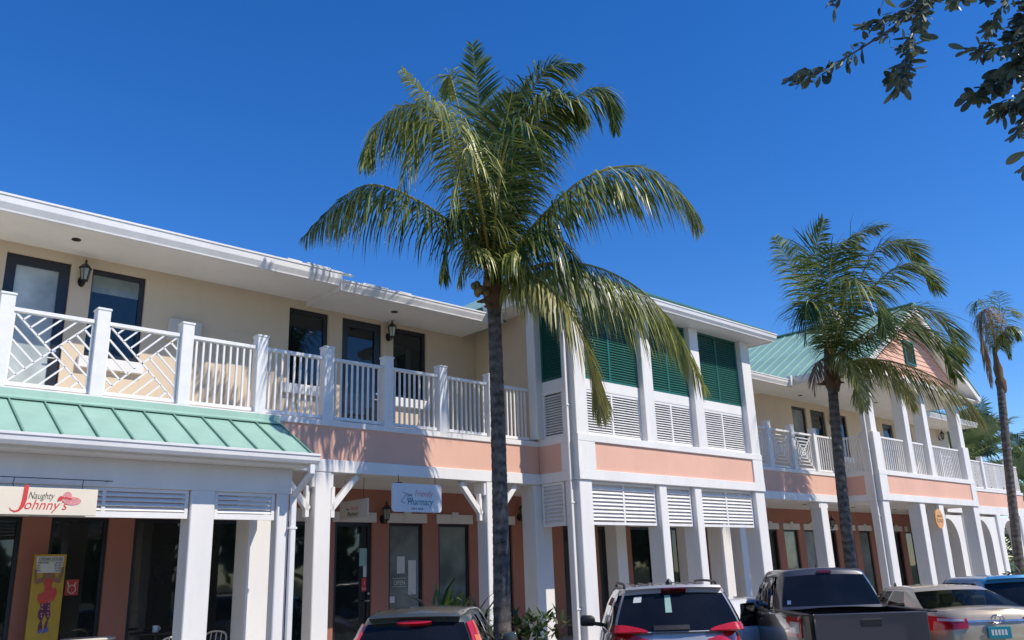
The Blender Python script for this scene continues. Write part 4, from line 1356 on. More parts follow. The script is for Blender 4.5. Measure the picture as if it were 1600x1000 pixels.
poly(s2, 'hours_panel', bp([(163, 145), (478, 145), (440, 326), (160, 326)]), yp, 'paper')
poly(s2, 'painted_dress', bp([(245, 395), (300, 385), (352, 392), (325, 470), (330, 495), (375, 500), (385, 545), (345, 630), (300, 650), (185, 668), (160, 610), (175, 560), (240, 530), (245, 480), (232, 430)]), yp-0.0025, 'dress')
for arm in ([(240, 400), (225, 375), (165, 395), (165, 290), (135, 285), (135, 440), (165, 452), (235, 425)], [(352, 395), (400, 385), (440, 300), (435, 270), (478, 262), (465, 330), (425, 440), (395, 447), (345, 420)]):
    poly(s2, 'painted_arm', bp(arm), yp-0.0035, 'skin')
poly(s2, 'painted_shoulders', bp([(232, 330), (365, 330), (372, 390), (300, 400), (228, 395)]), yp-0.002, 'skin')
for leg in ([(190, 665), (245, 655), (248, 720), (232, 800), (205, 850), (212, 930), (160, 960), (165, 900), (190, 850), (165, 800), (172, 745), (200, 715)],
            [(252, 655), (310, 640), (300, 720), (305, 790), (275, 850), (262, 920), (225, 950), (240, 880), (268, 840), (245, 790), (240, 740)]):
    poly(s2, 'painted_leg', bp(leg), yp-0.0015, 'purple')
for sh in ([(160, 955), (212, 930), (205, 965), (165, 985)], [(222, 945), (280, 915), (275, 960), (205, 990)]):
    poly(s2, 'painted_shoe', bp(sh), yp-0.003, 'blue')
for i, (px_, py_) in enumerate([(215, 680), (210, 720), (205, 770), (205, 800), (293, 650), (288, 690), (283, 725), (278, 770), (280, 800)]):
    c = bp([(px_, py_)])[0]
    poly(s2, 'painted_dot', [(c[0]+0.011*math.cos(a), c[1]+0.011*math.sin(a)) for a in [k*math.pi/4 for k in range(8)]], yp-0.0045, 'rose')
text_on(s2, 'OPENIN HOURS', bx0+0.055, yp-0.005, bz1-0.085, 0.058, 'ink', 0.1, squash=0.78)
poly(s2, 'underline', [(bx0+0.055, bz1-0.098), (bx0+0.385, bz1-0.098), (bx0+0.385, bz1-0.093), (bx0+0.055, bz1-0.093)], yp-0.004, 'ink')
for i, (a, b) in enumerate((('MON-THURS', '8am-9pm'), ('FRI', '8am-10pm'), ('SAT', '7am-10pm'), ('SUN', '7am-4pm'))):
    text_on(s2, a, bx0+0.05, yp-0.005, bz1-0.132-i*0.037, 0.034, 'ink', 0, squash=0.75)
    text_on(s2, b, bx0+0.385, yp-0.005, bz1-0.132-i*0.037, 0.034, 'ink', 0, align='RIGHT', squash=0.75)

# red notice on the glass
yg = YW+0.075
s3 = box('window_sticker', 4.17, 4.36, yg-0.004, yg, 1.79, 2.02, 'dress')
tag(s3, 'square red sticker with a pale hand mark on the shop glass', 'sticker')
ring = MB()
c0 = Vector((4.265, yg-0.006, 1.88))
ring.tube([c0+Vector((0.055*math.cos(a), 0, 0.06*math.sin(a))) for a in [k*math.pi/8 for k in range(17)]], 0.007, 5)
ring.tube([c0+Vector((-0.045, 0, 0.04)), c0+Vector((-0.07, 0, 0.115))], 0.008, 5); ring.tube([c0+Vector((0.035, 0, 0.05)), c0+Vector((0.05, 0, 0.105))], 0.008, 5)
ring.build('hand_mark', M['cream'], s3)

# pharmacy signs
s4 = empty('hanging_sign', (0, 0, 0))
tag(s4, 'white rounded hanging sign with teal and red lettering, dappled by frond shade', 'sign')
y4 = 12.32
x0, x1, z0, z1, rr = 8.53, 9.59, 2.965, 3.45, 0.06
pts = []
for cx_, cz_, a0 in ((x1-rr, z0+rr, -90), (x1-rr, z1-rr, 0), (x0+rr, z1-rr, 90), (x0+rr, z0+rr, 180)):
    for k in range(4):
        a = rad(a0+k*30); pts.append((cx_+rr*math.cos(a), cz_+rr*math.sin(a)))
MB().prism(pts, y4, y4+0.025, 'y').build('board', M['signw'], s4)
for xx in (8.66, 9.45):
    MB().tube([(xx, y4+0.012, 3.44), (xx+0.01, y4+0.012, 3.49), (xx, y4+0.012, 3.60)], 0.006, 5).build('hook', M['black'], s4)
yl = y4-0.001
text_on(s4, 'Your', 8.80, yl, 3.235, 0.075, 'ink', 0.35)
text_on(s4, 'Friendly', 9.0, yl, 3.235, 0.15, 'rose', 0.25, squash=0.80)
text_on(s4, 'Pharmacy', 8.84, yl, 3.085, 0.175, 'teal', 0.25, squash=0.80)
text_on(s4, 'DRY BAR', 9.06, yl, 3.005, 0.05, 'ink', 0, align='CENTER', squash=1.3)
MB().tube([Vector((8.90+0.055*math.cos(a), yl-0.001, 3.19+0.055*math.sin(a))) for a in [k*math.pi/9 for k in range(19)]], 0.0045, 4).build('swirl', M['teal'], s4)
MB().tube(curve_pts([Vector((8.74, yl-.001, 3.30)), Vector((8.80, yl-.001, 3.27)), Vector((8.77, yl-.001, 3.20)), Vector((8.72, yl-.001, 3.14)), Vector((8.80, yl-.001, 3.11))], 12), 0.004, 4).build('swirl', M['ink'], s4)

s5 = empty('hanging_sign', (8.3, 13.15, 3.215), rad(-90))
tag(s5, 'small greige sign hung crosswise under the walkway ceiling near the knee brace', 'sign')
box('board', -0.45, 0.45, -0.012, 0.012, -0.31, 0.0, 'signg', s5, 0.004)
for sx in (-0.3, 0.3):
    MB().tube([(sx, 0, 0), (sx, 0, 0.365)], 0.005, 5).build('hook', M['black'], s5)
text_on(s5, 'Friendly', -0.1, -0.014, -0.17, 0.10, 'rose', 0.25, squash=0.8)
text_on(s5, 'Pharmacy', -0.2, -0.014, -0.27, 0.11, 'ink', 0.25, squash=0.8)
text_on(s5, 'Your', -0.24, -0.014, -0.16, 0.05, 'ink', 0.25)

# papers on the pharmacy door and window
def notice(name, label, x0, x1, z0, z1, mat, dy=0.0, letters=()):
    o = box(name, x0, x1, yg-0.006-dy, yg-0.003-dy, z0, z1, mat)
    tag(o, label, 'notice', 'papers on the pharmacy glass')
    for body, x, z, sz, mt in letters:
        text_on(o, body, x, yg-0.0065-dy, z, sz, mt, align='CENTER')
    return o


notice('paper_notice', 'pale green paper taped high on the pharmacy door', 9.40, 9.60, 2.13, 2.46, 'paperg')
notice('paper_notice', 'narrow grey strip of paper under the green one on the door', 9.49, 9.60, 1.92, 2.128, 'paper')
notice('pull_sticker', 'red PULL sticker beside the door handle', 9.46, 9.585, 1.66, 1.90, 'red', 0, (('PULL', 9.522, 1.69, 0.05, 'signw'), ('i', 9.522, 1.79, 0.08, 'signw')))
op = empty('open_sign', (10.34, yg, 1.80))
tag(op, 'OPEN lettering between two pale lines on the pharmacy window', 'sign')
text_on(op, 'OPEN', 0, -0.005, -0.05, 0.125, 'paper', align='CENTER', squash=0.85)
for zz in (-0.085, 0.075): box('rule', -0.165, 0.165, -0.007, -0.004, zz, zz+0.008, 'paper', op)
notice('paper_notice', 'white printed sheet above the OPEN lettering', 10.28, 10.47, 1.97, 2.30, 'paper')
notice('paper_notice', 'tall narrow white sheet right of the OPEN lettering', 10.555, 10.745, 1.56, 2.22, 'paper')
notice('paper_notice', 'small pale card low in the pharmacy window', 10.10, 10.23, 1.42, 1.54, 'paper')

# round wooden sign on the porch
s6 = empty('round_sign', (28.68, 11.36, 3.12))
tag(s6, 'round wooden sign hanging between the white porch columns', 'sign')
MB().prism([(0.30*math.cos(k*math.pi/14), 0.30*math.sin(k*math.pi/14)) for k in range(28)], -0.02, 0.02, 'y').build('board', M['wood'], s6)
for sx in (-0.12, 0.12): MB().tube([(sx, 0, 0.27), (sx, 0, 0.47)], 0.005, 5).build('hook', M['black'], s6)
text_on(s6, 'SAN-CO', 0.03, -0.022, 0.05, 0.10, 'ink', align='CENTER')
for k, (xa, xb, zz) in enumerate(((-0.12, 0.24, -0.05), (-0.1, 0.22, -0.11))):
    box('printed_line', xa, xb, -0.023, -0.0205, zz, zz+0.028, 'skin', s6)
MB().tube([(-0.19, -0.022, -0.12), (-0.18, -0.022, 0.02)], 0.01, 5).build('painted_mark', M['ink'], s6)
# carved wooden shop sign in the porch shade
s7 = empty('hanging_sign', (31.4, 13.3, 3.02))
tag(s7, 'dark wooden sign hanging in the shade under the porch', 'sign')
box('board', -0.62, 0.62, -0.015, 0.015, -0.17, 0.17, 'skin', s7, 0.01)
for sx in (-0.4, 0.4): MB().tube([(sx, 0, 0.17), (sx, 0, 0.57)], 0.005, 5).build('hook', M['black'], s7)
text_on(s7, 'SAN-CO', 0.15, -0.018, 0.0, 0.14, 'ink', align='CENTER')


# ------------------------------------------------------------------ wall lanterns
def make_lantern(loc, label):
    o = empty('wall_lantern', loc)
    tag(o, label, 'lantern', 'black wall lanterns')
    MB().lathe([(0.01, -0.012), (0.055, -0.01), (0.06, 0.0), (0.055, 0.012), (0.01, 0.014)], 12).build('back_plate', M['black'], o, smooth=50)
    o.children[0].rotation_euler = (rad(90), 0, 0); o.children[0].location = (0, 0.0, -0.08); o.children[0].scale = (1, 1.5, 1)
    MB().tube(curve_pts([Vector((0, 0, -0.08)), Vector((0, -0.07, -0.16)), Vector((0, -0.15, -0.14)), Vector((0, -0.15, -0.11))], 8), 0.013, 6).build('arm', M['black'], o, smooth=60)
    MB().lathe([(0.035, -0.10), (0.05, -0.09), (0.082, 0.10), (0.08, 0.105)], 6, (0, -0.15, 0)).build('glass', M['lampglass'], o)
    cg = MB()
    for k in range(6):
        a = k*math.pi/3
        cg.beam((0.052*math.cos(a), -0.15+0.052*math.sin(a), -0.10), (0.086*math.cos(a), -0.15+0.086*math.sin(a), 0.105), 0.010, 0.010, (0, 0, 1))
    cg.lathe([(0.05, -0.115), (0.056, -0.10), (0.05, -0.09)], 6, (0, -0.15, 0))
    cg.build('cage', M['black'], o)
    MB().lathe([(0.10, 0.10), (0.105, 0.115), (0.06, 0.165), (0.02, 0.20), (0.018, 0.22), (0.024, 0.235), (0.006, 0.27)], 6, (0, -0.15, 0)).build('cap', M['black'], o)
    MB().lathe([(0.004, -0.165), (0.02, -0.14), (0.012, -0.125), (0.03, -0.113)], 8, (0, -0.15, 0)).build('finial', M['black'], o, smooth=60)
    return o


L0 = make_lantern((3.88, YW-0.005, 6.83), 'wall lantern between the pale balcony door and the window')
for loc, lb in (((9.97, YW-0.005, 6.86), 'wall lantern right of the dark balcony door'), ((9.87, YW-0.005, 3.09), 'wall lantern beside the white pharmacy sign'),
                ((13.58, YW-0.005, 3.20), 'wall lantern just left of the louvred corner on the ground floor'), ((27.70, YW-0.005, 3.15), 'wall lantern over the shop windows left of the second palm trunk'),
                ((28.85, YW-0.005, 6.75), 'balcony lantern half hidden by the second palm trunk'), ((34.3, YW-0.005, 6.85), 'balcony lantern seen between the first two porch columns'),
                ((38.3, YW-0.005, 6.93), 'balcony lantern seen between the last porch columns'), ((32.1, YW-0.005, 3.05), 'ground floor lantern under the far arch')):
    c = copy_tree(L0); c.location = loc; c['label'] = lb

# ------------------------------------------------------------------ cafe tables on the walkway
def cafe_table(loc, label, r, mat):
    o = empty('cafe_table', loc); tag(o, label, 'table', 'cafe tables on the walkway')
    MB().lathe([(r-0.02, 0.0), (r, 0.008), (r, 0.022), (r-0.01, 0.03)], 24, (0, 0, 0.735)).build('table_top', M[mat], o, smooth=40)
    MB().lathe([(0.03, 0.03), (0.03, 0.735)], 10).build('pedestal', M['black'], o, smooth=40)
    MB().lathe([(0.22, 0.0), (0.22, 0.015), (0.04, 0.04), (0.03, 0.05)], 16).build('foot', M['black'], o, smooth=40)


cafe_table((5.25, 13.75, FLOOR), 'dark round cafe table with a mug behind the white column', 0.38, 'plastic')
cafe_table((4.15, 13.3, FLOOR), 'pale grey cafe table in front of the hours board', 0.35, 'signg')
mug = empty('mug', (5.18, 13.6, FLOOR+0.765)); tag(mug, 'white mug standing on the dark cafe table', 'mug')
MB().lathe([(0.036, 0.0), (0.04, 0.004), (0.042, 0.095), (0.038, 0.095), (0.035, 0.012)], 14).build('cup', M['signw'], mug, smooth=40)
MB().tube([Vector((0.04+0.03*math.sin(a), 0, 0.05+0.03*math.cos(a))) for a in [k*math.pi/6 for k in range(7)]], 0.006, 5).build('handle', M['signw'], mug)


def cafe_chair(loc, rz, label):
    o = empty('cafe_chair', loc, rz); tag(o, label, 'chair', 'cafe chairs on the walkway')
    MB().box(-0.2, 0.2, -0.2, 0.2, 0.44, 0.47).build('seat', M['cream'], o, bevel=0.01)
    MB().tube(curve_pts([Vector((-0.19, 0.19, 0.45)), Vector((-0.19, 0.23, 0.66)), Vector((-0.1, 0.25, 0.73)), Vector((0.1, 0.25, 0.73)), Vector((0.19, 0.23, 0.66)), Vector((0.19, 0.19, 0.45))], 16), 0.013, 6).build('back_frame', M['cream'], o, smooth=60)
    for sx in (-0.09, 0, 0.09): MB().tube([(sx, 0.2, 0.46), (sx, 0.245, 0.72)], 0.008, 5).build('back_bar', M['cream'], o)
    for sx in (-1, 1):
        for sy in (-1, 1): MB().tube([(sx*0.18, sy*0.18, 0.45), (sx*0.2, sy*0.2, 0.0)], 0.013, 6).build('leg', M['cream'], o)


cafe_chair((5.15, 12.75, FLOOR), rad(160), 'cream metal cafe chair left of the white column')
cafe_chair((5.75, 13.1, FLOOR), rad(-60), 'cream metal cafe chair right of the white column')


# ------------------------------------------------------------------ cars
def lerp(a, b, t): return a+(b-a)*t


def interp(tab, x):
    if x <= tab[0][0]: return tab[0][1]
    for (x0, y0), (x1, y1) in zip(tab[:-1], tab[1:]):
        if x <= x1: return y0+(y1-y0)*(x-x0)/(x1-x0)
    return tab[-1][1]


class Car:
    """local axes: x from rear bumper to front, y to the left, z up"""
    NT = 56

    def __init__(s, name, label, pos, head, L, W, belt, levels, paintm, group='cars parked in front of the shops', cat='car'):
        s.L, s.W, s.belt, s.levels, s.pm = L, W, belt, levels, paintm
        s.root = empty(name, (pos[0], pos[1], 0), head)
        tag(s.root, label, cat, group)

    def surf(s, t, f):
        """lower body surface: t angle (0 = rear centre, pi = front), f height fraction 0..1"""
        lv = s.levels
        xr = interp([(l[0], l[2]) for l in lv], f); xf = interp([(l[0], l[3]) for l in lv], f); wf = interp([(l[0], l[1]) for l in lv], f)
        n = 5.5
        c, q = math.cos(t), math.sin(t)
        ex = 2/n
        x = -math.copysign(abs(c)**ex, c); y = math.copysign(abs(q)**ex, q)
        mid = (xr+s.L-xf)/2; hl = (s.L-xf-xr)/2
        X = mid+x*hl
        # plan taper towards both ends
        tp = 1-0.10*(abs(x)**3)
        Y = y*s.W/2*wf*tp
        zb = interp(s.belt, X)
        z0 = 0.24
        return Vector((X, Y, z0+(zb-z0)*f))

    def lower(s, deck=True, x_open=None):
        mb = MB(); NT = s.NT
        fs = [l[0] for l in s.levels]
        ff = []
        for a, b in zip(fs[:-1], fs[1:]):
            ff += [a, (a+b)/2]
        ff.append(fs[-1])
        for f in ff:
            for k in range(NT):
                mb.v.append(tuple(s.surf(2*math.pi*k/NT+1e-6, f)))
        for i in range(len(ff)-1):
            for k in range(NT):
                a = i*NT+k; b = i*NT+(k+1) % NT
                mb.f.append((a, b, b+NT, a+NT))
        top = (len(ff)-1)*NT
        mb.f.append(tuple(reversed(range(NT))))
        if deck:
            # cap: strips between left and right with a slight crown
            m_ = 6; rows = []
            for k in range(NT//2+1):
                A = Vector(mb.v[top+k]); Bv = Vector(mb.v[top+(NT-k) % NT])
                row = []
                for j in range(m_+1):
                    if j == 0: row.append(top+k)
                    elif j == m_: row.append(top+(NT-k) % NT)
                    else:
                        u = j/m_; p = A.lerp(Bv, u); p.z += 0.045*math.sin(math.pi*u)*min(1, (A-Bv).length)
                        row.append(len(mb.v)); mb.v.append(tuple(p))
                rows.append(row)
            for r0, r1 in zip(rows[:-1], rows[1:]):
                for j in range(m_):
                    fc = []
                    for v in (r0[j], r0[j+1], r1[j+1], r1[j]):
                        if v not in fc: fc.append(v)
                    if x_open and all(mb.v[v][0] < x_open for v in fc): continue
                    if len(fc) > 2: mb.f.append(tuple(fc))
        s.body = mb.build('body', s.pm, s.root, smooth=38)
        return s.body

    def patch(s, name, t0, t1, f0, f1, mat, off=0.012, parent=None, shape=None, nt=6, nf=3):
        """a piece lying on the lower body surface"""
        mb = MB(); g = []
        for i in range(nf+1):
            for k in range(nt+1):
                a, b = k/nt, i/nf
                t = lerp(t0, t1, a); f = lerp(f0, f1, b)
                if shape: t, f = shape(a, b)
                p = s.surf(t, f); e = 1e-3
                n = (s.surf(t+e, f)-p).cross(s.surf(t, f+e)-p).normalized()
                c = Vector((s.L/2, 0, p.z))
                if n.dot(p-c) < 0: n = -n
                mb.v.append(tuple(p+n*off)); g.append(p-n*0.004)
        nv = len(mb.v); mb.v += [tuple(p) for p in g]
        w = nt+1
        for i in range(nf):
            for k in range(nt):
                mb.f.append((i*w+k, i*w+k+1, (i+1)*w+k+1, (i+1)*w+k))
        bd = [k for k in range(w)]+[i*w+nt for i in range(1, nf+1)]+[nf*w+k for k in range(nt-1, -1, -1)]+[i*w for i in range(nf-1, 0, -1)]
        for a, b in zip(bd, bd[1:]+bd[:1]): mb.f.append((a, b, b+nv, a+nv))
        return mb.build(name, M[mat] if isinstance(mat, str) else mat, parent or s.root, smooth=40)

    def house(s, xb0, xb1, xr0, xr1, wb, wr, zr, segs, bulge_r=0.10, bulge_f=0.12, glass='cglass', crown_=0.05, wide=0.10, top=0.93, low=0.05, back_top=None):
        """greenhouse. segs: list of (u_end, kind) along each side from the rear corner to the front corner."""
        lo, hi, kinds = [], [], []
        def side(sg):
            us = [0.0]; kk = []
            for u, kd in segs: us.append(u); kk.append(kd)
            return us, kk
        us, kk = side(1)
        # rear edge from right corner to left corner
        nr = 8
        def corner_l(u, sg):
            # round the corners a little
            w = wb*(1-0.10*max(0, (0.06-u)/0.06)-0.22*max(0, (u-0.9)/0.1)**1.5)
            x = lerp(xb0, xb1, u)
            return Vector((x, sg*w, interp(s.belt, x)-0.01))
        def corner_h(u, sg):
            w = wr*(1-0.10*max(0, (0.06-u)/0.06)-0.10*max(0, (u-0.9)/0.1))
            return Vector((lerp(xr0, xr1, u), sg*w, zr-0.02*abs(2*u-0.9)**2-(back_top or 0)*max(0, 0.3-u)/0.3))
        for k in range(nr):
            y = lerp(-1, 1, k/nr)
            a, b = corner_l(0, 1), corner_h(0, 1)
            lo.append(Vector((a.x-bulge_r*(1-y*y), y*a.y, a.z))); hi.append(Vector((b.x-bulge_r*0.8*(1-y*y), y*b.y, b.z+crown_*0.5*(1-y*y))))
            kinds.append('rear' if abs(lerp(-1, 1, (k+.5)/nr)) < 1-wide else 'post')
        # left side rear to front
        for u0, u1, kd in zip(us[:-1], us[1:], kk):
            m_ = 3 if kd.startswith('side') else 1
            for j in range(m_):
                u = lerp(u0, u1, j/m_)
                lo.append(corner_l(u, 1)); hi.append(corner_h(u, 1)); kinds.append(kd)
        for k in range(nr):
            y = lerp(1, -1, k/nr)
            a, b = corner_l(1, 1), corner_h(1, 1)
            lo.append(Vector((a.x+bulge_f*(1-y*y), y*a.y, a.z))); hi.append(Vector((b.x+bulge_f*0.6*(1-y*y), y*b.y, b.z+crown_*0.5*(1-y*y))))
            kinds.append('front' if 0 < k < nr-1 else 'post')
        rv = []
        for u0, u1, kd in zip(us[:-1], us[1:], kk):
            m_ = 3 if kd.startswith('side') else 1
            for j in range(m_): rv.append((lerp(u0, u1, j/m_), lerp(u0, u1, (j+1)/m_), kd))
        for u0, u1, kd in reversed(rv):
            lo.append(corner_l(u1, -1)); hi.append(corner_h(u1, -1)); kinds.append(kd+'_r')
        n = len(lo)
        vs = [0.0, low, 0.3, 0.6, top, 1.0]
        def pt(i, v):
            p = lo[i % n].lerp(hi[i % n], v)
            c = Vector((lerp(xb0, xb1, 0.5), 0, 0)); q = (p-c); q.z = 0
            q.normalize()
            return p+Vector((0, q.y, 0))*0.035*math.sin(math.pi*v)
        s.hpt, s.hn = pt, n
        body = MB(); groups = {}
        for i in range(n):
            kd = kinds[i]
            for r in range(len(vs)-1):
                quad = [pt(i, vs[r]), pt(i+1, vs[r]), pt(i+1, vs[r+1]), pt(i, vs[r+1])]
                gl = (1 <= r <= 3) and not kd.startswith('post')
                tgt = groups.setdefault(kd, MB()) if gl else body
                tgt.add(quad, [(0, 1, 2, 3)])
        # roof: inset loop then strips
        cx = lerp(xr0, xr1, 0.5)
        base = len(body.v)
        loops = []
        for sc, dz in ((1.0, 0.0), (0.95, 0.022), (0.84, 0.036)):
            lp = []
            for i in range(n):
                h = hi[i]; lp.append(Vector((cx+(h.x-cx)*(1-(1-sc)*0.5), h.y*sc, h.z+dz)))
            loops.append(lp)
        for A, Bl in zip(loops[:-1], loops[1:]):
            for i in range(n):
                body.add([A[i], A[(i+1) % n], Bl[(i+1) % n], Bl[i]], [(0, 1, 2, 3)])
        lp = loops[-1]
        k0 = len(body.v)
        body.v += [tuple(p) for p in lp]
        cidx = len(body.v); 
        cz = max(p.z for p in lp)+crown_*0.35
        half = n//2
        # strips across: pair i with mirrored index
        def mirror(i): return (nr-i) % n if i <= nr else None
        ctr = len(body.v); body.v.append((lerp(cx, xr0, 0.5), 0, cz)); ctf = len(body.v); body.v.append((lerp(cx, xr1, 0.5), 0, cz))
        for i in range(n):
            a, b = k0+i, k0+(i+1) % n
            ma = (Vector(body.v[a])+Vector(body.v[b]))/2
            body.f.append((a, b, ctr if ma.x < cx else ctf))
            if (Vector(body.v[a]).x < cx) != (Vector(body.v[b]).x < cx):
                body.f.append((b, ctr, ctf) if ma.x >= cx else (b, ctf, ctr))
        bm_me = body.mesh('cabin', s.pm)
        bm = bmesh.new(); bm.from_mesh(bm_me)
        bmesh.ops.remove_doubles(bm, verts=bm.verts, dist=0.0008)
        bmesh.ops.recalc_face_normals(bm, faces=bm.faces)
        bm.to_mesh(bm_me); bm.free()
        for p in bm_me.polygons: p.use_smooth = True
        bm_me.set_sharp_from_angle(angle=rad(35))
        s.cabin = link(bpy.data.objects.new('cabin', bm_me), s.root)
        nm = {'rear': 'rear_window', 'front': 'windscreen'}
        s.win = {}
        for kd, g_ in groups.items():
            me = g_.mesh('w', M[glass]); bm = bmesh.new(); bm.from_mesh(me)
            bmesh.ops.remove_doubles(bm, verts=bm.verts, dist=0.0008); bm.to_mesh(me); bm.free()
            for p in me.polygons: p.use_smooth = True
            nmm = nm.get(kd, 'side_window'); me.name = nmm
            s.win[kd] = link(bpy.data.objects.new(nmm, me), s.root)

    def hpatch(s, name, i0, i1, v0, v1, mat, off=0.012, ni=5, nv_=4, shape=None):
        """a piece lying on the greenhouse; i = loop position"""
        mb = MB(); g = []
        for a in range(nv_+1):
            for b in range(ni+1):
                i = lerp(i0, i1, b/ni); v = lerp(v0, v1, a/nv_)
                if shape: i, v = shape(b/ni, a/nv_)
                k = math.floor(i); p = s.hpt(k, v).lerp(s.hpt(k+1, v), i-k)
                mb.v.append(p); 
        w = ni+1; out = []
        for a in range(nv_+1):
            for b in range(ni+1):
                p = mb.v[a*w+b]
                du = mb.v[a*w+min(b+1, ni)]-mb.v[a*w+max(b-1, 0)]; dv = mb.v[min(a+1, nv_)*w+b]-mb.v[max(a-1, 0)*w+b]
                n = du.cross(dv).normalized()
                c = Vector((s.L/2, 0, p.z))
                if n.dot(p-c) < 0: n = -n
                out.append((p+n*off, p-n*0.01))
        mb.v = [tuple(o[0]) for o in out]+[tuple(o[1]) for o in out]
        N_ = len(out)
        for a in range(nv_):
            for b in range(ni): mb.f.append((a*w+b, a*w+b+1, (a+1)*w+b+1, (a+1)*w+b))
        bd = [k for k in range(w)]+[i*w+ni for i in range(1, nv_+1)]+[nv_*w+k for k in range(ni-1, -1, -1)]+[i*w for i in range(nv_-1, 0, -1)]
        for a, b in zip(bd, bd[1:]+bd[:1]): mb.f.append((a, b, b+N_, a+N_))
        return mb.build(name, M[mat] if isinstance(mat, str) else mat, s.root, smooth=40)

    def wheels(s, xr, xf, r=0.32):
        ty = MB().lathe([(r-0.13, -0.10), (r-0.03, -0.105), (r, -0.08), (r, 0.08), (r-0.03, 0.105), (r-0.13, 0.10)], 24).mesh('wheel', M['tyre'], 40)
        ri = MB().lathe([(0.02, -0.085), (r-0.12, -0.09), (r-0.11, 0.0), (r-0.12, 0.09), (0.02, 0.085)], 20).mesh('rim', M['rim'], 40)
        for x in (xr, xf):
            for sg in (-1, 1):
                w = place('wheel', ty, (x, sg*(s.W/2-0.115), r), s.root, rot=(rad(90), 0, 0))
                place('rim', ri, (0, 0, 0), w)

    def mirrors(s, x, z, mat, y=None, sc=1.0):
        for sg in (-1, 1):
            yy = (y or s.W/2*0.96)
            mm = MB().prism([(-0.10, -0.055), (-0.075, -0.075), (0.09, -0.07), (0.105, -0.045), (0.10, 0.05), (0.08, 0.072), (-0.06, 0.065), (-0.10, 0.03)], -0.045, 0.05, 'x').build('mirror', M[mat] if isinstance(mat, str) else mat, s.root, smooth=50, bevel=0.018)
            mm.location = (x, sg*(yy+0.13), z); mm.scale = (sc, sc*sg, sc)
            MB().beam((0.02, -0.20, -0.06), (0.02, 0, -0.03), 0.06, 0.05).build('mirror_arm', M['plastic'], mm)

    def seats(s, rows, z0, zh):
        for x in rows:
            for y in (-0.36, 0.36):
                q = MB(); q.beam((x, y, z0), (x-0.12, y, zh-0.16), 0.46, 0.14, (1, 0, 0)); q.build('seat', M['seat'], s.root, bevel=0.03)
                q = MB(); q.beam((x-0.12, y, zh-0.14), (x-0.14, y, zh), 0.24, 0.10, (1, 0, 0)); q.build('headrest', M['seat'], s.root, bevel=0.03)

    def plate(s, x, z, mat='plate'):
        p = box('licence_plate', x-0.012, x, -0.155, 0.155, z-0.08, z+0.08, mat, s.root, 0.004)
        for k, (yy, w) in enumerate(((0.10, 0.03), (0.055, 0.03), (0.01, 0.03), (-0.035, 0.03), (-0.08, 0.03))):
            box('digit', x-0.0145, x-0.0115, yy-w/2, yy+w/2, z-0.035, z+0.04, 'paper', p)


HEAD = rad(90-46)
def car_pos(px, d, z=1.1):
    a = (px-800)/FPX
    b = ((z-CAM_H)/d-fw.z-rt.z*a)/dn.z
    p = Vector((0, 0, CAM_H))+(fw+rt*a+dn*b)*d
    return (p.x, p.y)


LV = [(0.0, 0.90, 0.10, 0.12), (0.15, 0.97, 0.02, 0.03), (0.45, 1.0, 0.0, 0.0), (0.75, 0.985, 0.01, 0.10), (0.93, 0.955, 0.05, 0.2), (1.0, 0.90, 0.10, 0.3)]

# grey-green hatchback
m1 = carpaint('paint_grey_green', (0.085, 0.10, 0.09))
c = Car('hatchback_car', 'dark grey-green small hatchback with red lamps beside its rear window', car_pos(640, 9.6), HEAD, 3.85, 1.69, [(0, 0.98), (0.6, 0.98), (2.4, 0.94), (3.0, 0.86), (3.85, 0.66)], LV, m1)
c.lower()
c.house(0.16, 3.05, 0.42, 2.05, 0.79, 0.61, 1.465, [(0.045, 'post'), (0.09, 'post'), (0.42, 'sidea'), (0.46, 'post'), (0.92, 'sideb'), (1.0, 'post')], bulge_r=0.09, wide=0.02, top=0.90, low=0.06, back_top=0.05)
c.wheels(0.72, 3.2, 0.30); c.mirrors(2.75, 1.02, m1)
for i0 in (8.05, -2.05):
    c.hpatch('tail_light', i0, i0+1.95, 0.02, 0.86, 'lamp', 0.03, 5, 5, shape=(lambda b, a, i0=i0: (i0+1.95*b*(1 if i0 > 0 else 1), 0.02+0.84*a)))
    c.hpatch('indicator', i0+0.35, i0+1.5, 0.30, 0.52, 'lampo', 0.036)
c.hpatch('spoiler', 0.35, 7.65, 0.915, 1.0, m1, 0.10, 8, 2)
c.hpatch('brake_light', 2.6, 5.4, 0.80, 0.885, 'lamp', 0.055, 8, 3, shape=(lambda b, a: (lerp(2.6, 5.4, b), 0.842+(a-0.5)*0.09*math.sqrt(max(0.02, 1-(2*b-1)**2)))))
an = MB().tube([(0.62, -0.05, 1.555), (0.56, -0.04, 1.60), (0.30, 0.12, 1.69)], [0.02, 0.012, 0.005], 6).build('antenna', M['plastic'], c.root, smooth=60)
MB().tube([(0.11, 0.1, 1.03), (0.16, -0.35, 1.10)], 0.012, 5).build('wiper', M['plastic'], c.root)
c.plate(-0.012, 0.72, 'paper')

